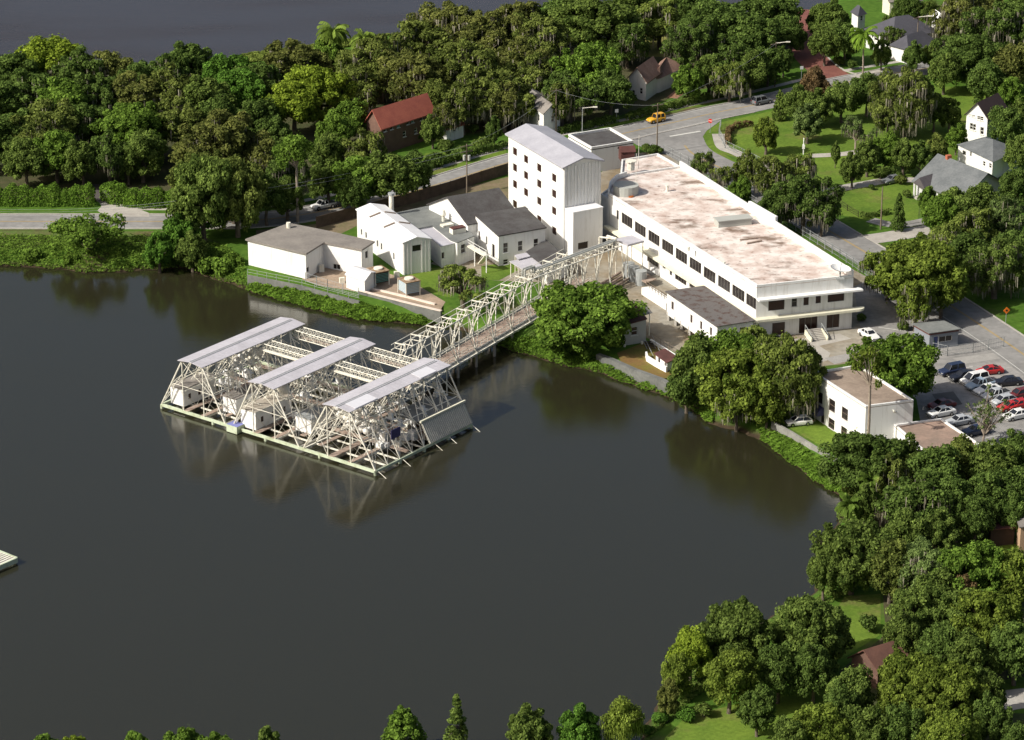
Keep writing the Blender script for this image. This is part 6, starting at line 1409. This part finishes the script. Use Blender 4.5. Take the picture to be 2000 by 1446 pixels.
row('around the slate-roofed villa', 'trees around the villa', [('round', 'mid', 1740, 50, 24), ('scrag', 'mid', 1748, 72, 28), ('round', 'dark', 1785, 110, 28), ('oak', 'dark', 1770, 22, 34), ('round', 'mid', 1722, 105, 24), ('round', 'mid', 1818, 108, 22), ('oak', 'mid', 1812, 28, 26)])
row('in the upper right wood', 'dark wood at the upper right', [('bigmoss', 'brown', 1880, 40, 70), ('bigmoss', 'dark', 1950, 55, 72), ('big', 'dark', 1910, 115, 68), ('oak', 'brown', 1975, 130, 60), ('moss', 'dark', 1860, 105, 42), ('oak', 'dark', 1930, 160, 50), ('round', 'bright', 1975, 185, 34), ('oak', 'mid', 1845, 140, 38), ('oak', 'dark', 1990, 30, 50), ('oak', 'brown', 1900, 5, 60)])
row('standing on the park lawn', 'big oak on the park lawn', [('bigmoss', 'olive', 1770, 195, 66, dict(hs=1.25))])
row('beside the upper road bend', 'park trees by the road bend', [('oak', 'purple', 1592, 165, 34), ('oak', 'mid', 1560, 200, 36), ('round', 'mid', 1600, 210, 38), ('oak', 'mid', 1645, 195, 38), ('oak', 'dark', 1695, 180, 42), ('moss', 'olive', 1735, 225, 40), ('cone2', 'mid', 1524, 210, 18), ('oak', 'mid', 1825, 215, 34), ('round', 'mid', 1855, 222, 28)])
row('on the corner lawn below the road bend', 'corner lawn trees', [('round1', 'warm', 1496, 262, 34), ('round', 'grey', 1578, 240, 36), ('scrag', 'grey', 1672, 250, 36), ('round', 'mid', 1632, 300, 12)])
row('of the thicket left of the bungalow', 'garden thicket by the bungalow', [('round', 'mid', 1695, 305, 34), ('round', 'bright', 1730, 295, 36), ('round', 'mid', 1765, 305, 34), ('round', 'dark', 1800, 308, 28), ('round', 'mid', 1665, 330, 28), ('round', 'olive', 1830, 292, 28), ('shrub', 'mid', 1720, 335, 22), ('shrub', 'dark', 1745, 338, 20), ('round', 'bright', 1868, 270, 22), ('shrub', 'olive', 1760, 350, 16)])
row('at the right side behind the houses', 'trees behind the right houses', [('oak', 'dark', 1965, 245, 40), ('oak', 'mid', 1995, 300, 38), ('oak', 'dark', 1985, 365, 40), ('round', 'mid', 1990, 225, 30)])
row('between laboratory and side road', 'trees between laboratory and side road', [('scrag0', 'mid', 1372, 318, 34), ('scrag1', 'yolive', 1410, 345, 34), ('moss', 'yolive', 1460, 335, 36), ('round', 'bright', 1445, 380, 34), ('moss', 'olive', 1510, 345, 48), ('scrag', 'yolive', 1560, 325, 48), ('bigmoss', 'dark', 1570, 395, 66), ('oak', 'dark', 1525, 400, 45), ('moss', 'dark', 1605, 415, 38), ('oak', 'dark', 1500, 412, 36)])
row('on the bungalow lawn', 'conifer on the bungalow lawn', [('cone0', 'dark', 1755, 420, 17)])
row('below the bungalow along the side road', 'trees below the bungalow', [('oak', 'bright', 1835, 420, 42), ('oak', 'mid', 1870, 410, 48), ('moss', 'yolive', 1905, 450, 55), ('moss', 'yolive', 1845, 472, 44), ('oak', 'mid', 1915, 395, 40), ('moss', 'grey', 1960, 430, 48), ('oak', 'dark', 1885, 500, 50), ('bigmoss', 'mid', 1945, 520, 62), ('oak', 'dark', 1990, 490, 45), ('round', 'bright', 1810, 395, 22)])
row('over the side road by the gate house', 'oaks over the side road', [('moss', 'warm', 1735, 530, 48), ('big', 'warm', 1795, 530, 88), ('moss', 'warm', 1790, 590, 48), ('oak', 'warm', 1840, 565, 48)])
row('at the yard edge over the lake bank', 'big oak over the lake bank', [('big', 'bright', 1138, 622, 98, dict(hs=.95))])
row('in front of the two-storey workshop', 'scraggly oak by the workshop', [('scrag0', 'yolive', 905, 552, 62, dict(hs=.75))])
row('of the clump left of the office', 'shore clump left of the office', [('oak0', 'mid', 1368, 718, 64, dict(hs=1.15)), ('oak', 'dark', 1342, 752, 46), ('oak', 'bright', 1430, 705, 60, dict(hs=1.15)), ('big', 'warm', 1462, 748, 84, dict(hs=1.12)), ('bigmoss', 'yolive', 1538, 728, 74, dict(hs=1.2)), ('moss', 'warm', 1440, 790, 42), ('oak', 'warm', 1500, 790, 46), ('moss', 'yolive', 1490, 690, 58), ('moss', 'olive', 1560, 770, 45)])
row('behind the white office roof', 'broad tree behind the office', [('big', 'bright', 1745, 722, 84)])
row('leaning over the white office roof', 'pine over the office', [('pine1', 'warm', 1701, 717, 58, dict(hs=1.2, zb=1.2))])
row('in front of the office annex', 'trees in front of the office annex', [('big', 'dark', 1700, 905, 74), ('oak', 'mid', 1765, 905, 50), ('oak', 'dark', 1820, 925, 58), ('oak', 'olive', 1880, 905, 50), ('oak', 'mid', 1940, 915, 55), ('oak', 'dark', 1985, 890, 42), ('moss', 'olive', 1745, 940, 45)])
row('among the parked cars', 'bare tree among the cars', [('bare0', 'grey', 1925, 805, 55)])
row('of the shaded wood below the annex', 'shaded wood below the annex', [('moss', 'dark', 1790, 985, 62), ('oak', 'dark', 1860, 980, 58), ('oak', 'dark', 1920, 975, 58), ('oak', 'dark', 1985, 960, 50), ('oak', 'mid', 1770, 1040, 48), ('round', 'mid', 1835, 1045, 45), ('round', 'mid', 1870, 1010, 38), ('oak', 'dark', 1905, 1012, 40), ('oak', 'dark', 1975, 1000, 36)])
row('at the right lake bank', 'plants at the right bank', [('palm1', 'dark', 1658, 985, 28), ('palm1', 'dark', 1702, 940, 30), ('palm1', 'dark', 1722, 978, 24), ('round', 'mid', 1690, 985, 30), ('round', 'olive', 1665, 940, 26)])
row('of the round trees on the right shore', 'round trees on the right shore', [('big', 'mid', 1665, 1085, 80, dict(zb=1.0)), ('oak', 'mid', 1610, 1120, 36, dict(zb=.8)), ('oak', 'olive', 1740, 1110, 62), ('bigmoss', 'grey', 1810, 1120, 66)])
row('in the dense wood at the lower right', 'dense wood at the lower right', [('big', 'bright', 1900, 1120, 78), ('oak', 'warm', 1965, 1130, 62), ('big', 'mid', 1805, 1200, 70), ('oak', 'purple', 1875, 1165, 34), ('oak', 'mid', 1870, 1210, 60), ('big', 'warm', 1935, 1215, 82), ('oak', 'dark', 1985, 1270, 60), ('oak', 'mid', 1770, 1245, 52), ('oak', 'mid', 1895, 1290, 55), ('oak', 'dark', 1835, 1270, 52), ('oak', 'mid', 1830, 1160, 50)])
row('by itself on the lower right lawn', 'round shrub', [('shrub0', 'dark', 1697, 1216, 27)])
row('of the leafy group on the lower shore', 'leafy group on the lower shore', [('big', 'mid', 1435, 1240, 78, dict(zb=1.0)), ('oak', 'lime', 1350, 1275, 48, dict(zb=.6)), ('oak', 'warm', 1320, 1320, 32, dict(zb=.4)), ('big', 'mid', 1590, 1235, 84), ('oak', 'warm', 1425, 1325, 60), ('oak', 'dark', 1520, 1310, 50), ('oak', 'dark', 1590, 1310, 52), ('round', 'dark', 1480, 1385, 42)])
row('in the bottom right corner thicket', 'bottom right corner thicket', [('big', 'warm', 1775, 1342, 78), ('oak', 'mid', 1662, 1352, 48), ('oak', 'dark', 1640, 1385, 40), ('oak', 'mid', 1915, 1355, 50), ('big', 'warm', 1840, 1360, 78), ('oak', 'warm', 1605, 1425, 58), ('oak', 'mid', 1690, 1430, 52), ('oak', 'dark', 1760, 1430, 50), ('big', 'warm', 1855, 1450, 70), ('oak', 'dark', 1940, 1410, 48), ('oak', 'mid', 1545, 1450, 40), ('oak', 'dark', 1985, 1460, 40)])
row('along the bottom edge', 'tree tops along the bottom edge', [('round', 'bright', 85, 1474, 40, dict(hs=.8)), ('round', 'lime', 140, 1476, 42, dict(hs=.8)), ('round', 'bright', 265, 1472, 34), ('round1', 'bright', 350, 1470, 50, dict(hs=.9)), ('round', 'bright', 415, 1472, 46, dict(hs=.85)), ('round', 'mid', 520, 1470, 42), ('cone2', 'bright', 788, 1440, 46, dict(hs=.9)), ('cone1', 'mid', 892, 1428, 32, dict(hs=.9)), ('round', 'mid', 1036, 1428, 44), ('round', 'emer', 1130, 1425, 44), ('willow0', 'yolive', 1216, 1412, 50)])
row('above the lower shore lawn', 'shore shrubs', [('round', 'brown', 1305, 1365, 24, dict(zb=.4)), ('shrub', 'emer', 1290, 1402, 24), ('shrub', 'emer', 1340, 1395, 26), ('shrub', 'mid', 1375, 1385, 24), ('shrub', 'emer', 1265, 1425, 20)])
row('leaning over the lake on the left bank', 'mimosa on the left bank', [('flat0', 'bright', 175, 452, 82, dict(hs=1.05))])
row('of the vine-covered left bank trees', 'vine-covered bank trees', [('round', 'emer', 355, 455, 40), ('round', 'emer', 395, 420, 30), ('round', 'emer', 310, 490, 36, dict(zb=1)), ('round', 'mid', 375, 490, 34)])
row('of the left shore bushes', 'bank bushes on the left shore', [('shrub', 'bright', x, y, r_) for x, y, r_ in ((15, 490, 26), (60, 498, 28), (105, 490, 30), (140, 505, 26), (185, 500, 30), (230, 495, 30), (265, 505, 24), (300, 508, 24), (405, 515, 34), (435, 520, 34), (455, 505, 26), (415, 495, 26), (330, 512, 22))])
row('around the right houses', 'garden shrubs on the right', [('shrub', 'dark', 1703, 365, 9), ('shrub', 'mid', 1772, 378, 13), ('round', 'mid', 1815, 393, 20), ('shrub', 'mid', 1640, 118, 15), ('shrub', 'dark', 1665, 125, 15), ('shrub', 'bright', 1655, 110, 13), ('shrub', 'mid', 1765, 636, 18), ('shrub', 'dark', 1682, 620, 14), ('shrub', 'dark', 1280, 292, 18), ('shrub', 'mid', 1262, 288, 15)])
row('in the red-roofed house garden', 'garden shrubs by the red-roofed house', [('shrub', 'bright', 815, 268, 14), ('shrub', 'mid', 870, 285, 24), ('shrub', 'dark', 900, 300, 26), ('shrub', 'mid', 940, 280, 24), ('round', 'dark', 965, 255, 20), ('shrub', 'mid', 925, 250, 15), ('round', 'mid', 845, 255, 24), ('shrub', 'dark', 850, 310, 28), ('shrub', 'dark', 800, 345, 22)])
# hedges: a leafy box along a line
def hedge(name, label, pts, h, w_, tint, dens=34, leaf=.15, lump=.2, cat='hedge', zb=G, kind=None):
    Wp = [U(x, y, zb) for x, y in pts]; Ps = []; Ns = []
    for a, b_ in zip(Wp, Wp[1:]):
        d = (b_ - a); L = d.length; d.normalize(); sd_ = Vector((-d.y, d.x, 0)); n = int(dens * L * (w_ + 2 * h))
        for _ in range(n):
            u = random.random() * L; q = random.random() * (w_ + 2 * h); lp = 1 + lump * math.sin(u * 1.7 + a.x) * math.cos(u * .6)
            if q < w_: off, z, nn = (q - w_ / 2) * lp, h * lp * random.uniform(.9, 1.08), Vector((0, 0, 1))
            else:
                s = 1 if q < w_ + h else -1; off, z, nn = s * w_ / 2 * lp * random.uniform(.85, 1.1), random.random() * h * lp, sd_ * s
            p = a + d * u + sd_ * off; Ps.append((p.x, p.y, zb + z)); Ns.append(nn + Vector((random.gauss(0, .5), random.gauss(0, .5), random.gauss(.2, .4))))
    P = np.array(Ps); N = nrm(np.array([tuple(v) for v in Ns])); c0 = P.mean(0) * np.array([1, 1, 0]) + np.array([0, 0, zb])
    t = .45 + .25 * np.sin(P[:, 0] * 2.1) * np.cos(P[:, 1] * 1.7) + RS.normal(size=len(P)) * .2
    me = leaf_mesh(name, P - c0, N, leaf * (.7 + .6 * RS.rand(len(P))), t, LEAF)
    o = bpy.data.objects.new(name, me); C.objects.link(o); o.location = c0; o.color = (*TINT[tint], 1)
    tag(o, label, cat, kind=kind); return o
hedge('hedge', 'long clipped bright green hedge left of the driveway', [(-40, 399), (60, 400), (130, 400), (186, 400)], 3.2, 3.0, 'cover', dens=40)
hedge('hedge', 'clipped bright green hedge right of the driveway, ending under the tall trees', [(206, 386), (235, 399), (270, 403), (350, 403)], 3.0, 3.0, 'cover', dens=40)
hedge('hedge', 'trimmed green hedge along the upper sidewalk in front of the cottage', [(1225, 236), (1300, 216), (1380, 196), (1450, 178), (1520, 158)], 1.5, 1.3, 'mid')
hedge('hedge', 'low trimmed hedge along the sidewalk above the road, left of the tower', [(800, 348), (860, 322), (930, 302), (988, 290)], 1.4, 1.3, 'dark')
hedge('hedge', 'curved dark purple hedge on the corner lawn', [(1470, 246), (1440, 250), (1424, 258), (1420, 272), (1424, 284)], 1.1, .9, 'purple')
hedge('hedge', 'dark hedge between the white sign and the tower on the far roadside', [(1092, 262), (1150, 250), (1205, 238)], 1.5, 1.3, 'dark')
hedge('hedge', 'dark clipped hedge along the bungalow lawn edge', [(1680, 424), (1710, 424), (1738, 418)], .9, .8, 'mid')
# leafy ground cover on the banks (uncountable)
def cover(name, poly, n, tint, hmax=.7, leaf=.15):
    W_ = [U(x, y, 1.2) for x, y in poly]; A = np.array([[p.x, p.y] for p in W_]); lo, hi = A.min(0), A.max(0)
    Q = RS.rand(n * 4, 2) * (hi - lo) + lo; inside = sdist(Q[:, 0], Q[:, 1], A) < 0; Q = Q[inside][:n]
    Hh = ground_h(Q[:, 0], Q[:, 1]); lumps = (.5 + .5 * np.sin(Q[:, 0] * 1.9 + 2 * np.sin(Q[:, 1] * 1.1)) * np.cos(Q[:, 1] * 2.3)) ; keep = Hh > -.12; Q, Hh, lumps = Q[keep], Hh[keep], lumps[keep]
    P = np.stack([Q[:, 0], Q[:, 1], np.maximum(Hh, .02) + .04 + lumps * hmax * (.4 + .6 * RS.rand(len(Q)))], 1); N = nrm(RS.normal(size=P.shape) * .45 + np.array([0, 0, 1.0]))
    me = leaf_mesh(name, P, N, leaf * (.7 + .7 * RS.rand(len(P))), .35 + .45 * lumps + RS.normal(size=len(P)) * .15, LEAF); o = bpy.data.objects.new(name, me); C.objects.link(o); o.color = (*TINT[tint], 1)
    tag(o, kind='stuff'); return o
BR = TINT; pass
cover('bank_plants', [(470, 566), (484, 546), (600, 572), (700, 596), (780, 612), (868, 618), (905, 640), (925, 660), (860, 645), (760, 640), (690, 628), (600, 606), (520, 590)], 26000, 'cover')
cover('bank_plants', [(-20, 470), (200, 470), (340, 470), (440, 490), (478, 520), (480, 556), (440, 560), (380, 540), (300, 534), (180, 540), (60, 528), (-20, 526)], 26000, 'bright', .8)
cover('bank_plants', [(940, 650), (1060, 668), (1180, 705), (1330, 760), (1400, 800), (1380, 835), (1300, 790), (1160, 735), (1040, 705), (940, 680)], 24000, 'cover')
cover('bank_plants', [(1480, 832), (1530, 852), (1600, 900), (1650, 940), (1680, 985), (1640, 985), (1580, 940), (1500, 880)], 14000, 'cover')
cover('bank_plants', [(1630, 990), (1700, 990), (1720, 1080), (1640, 1120), (1600, 1170), (1560, 1200), (1400, 1260), (1300, 1330), (1270, 1440), (1330, 1400), (1460, 1290), (1600, 1200), (1680, 1160), (1660, 1040)], 16000, 'mid')
cover('shore_reeds', [(470, 108), (560, 88), (700, 66), (780, 68), (700, 96), (600, 112), (480, 132)], 16000, 'yolive', .5, .22)
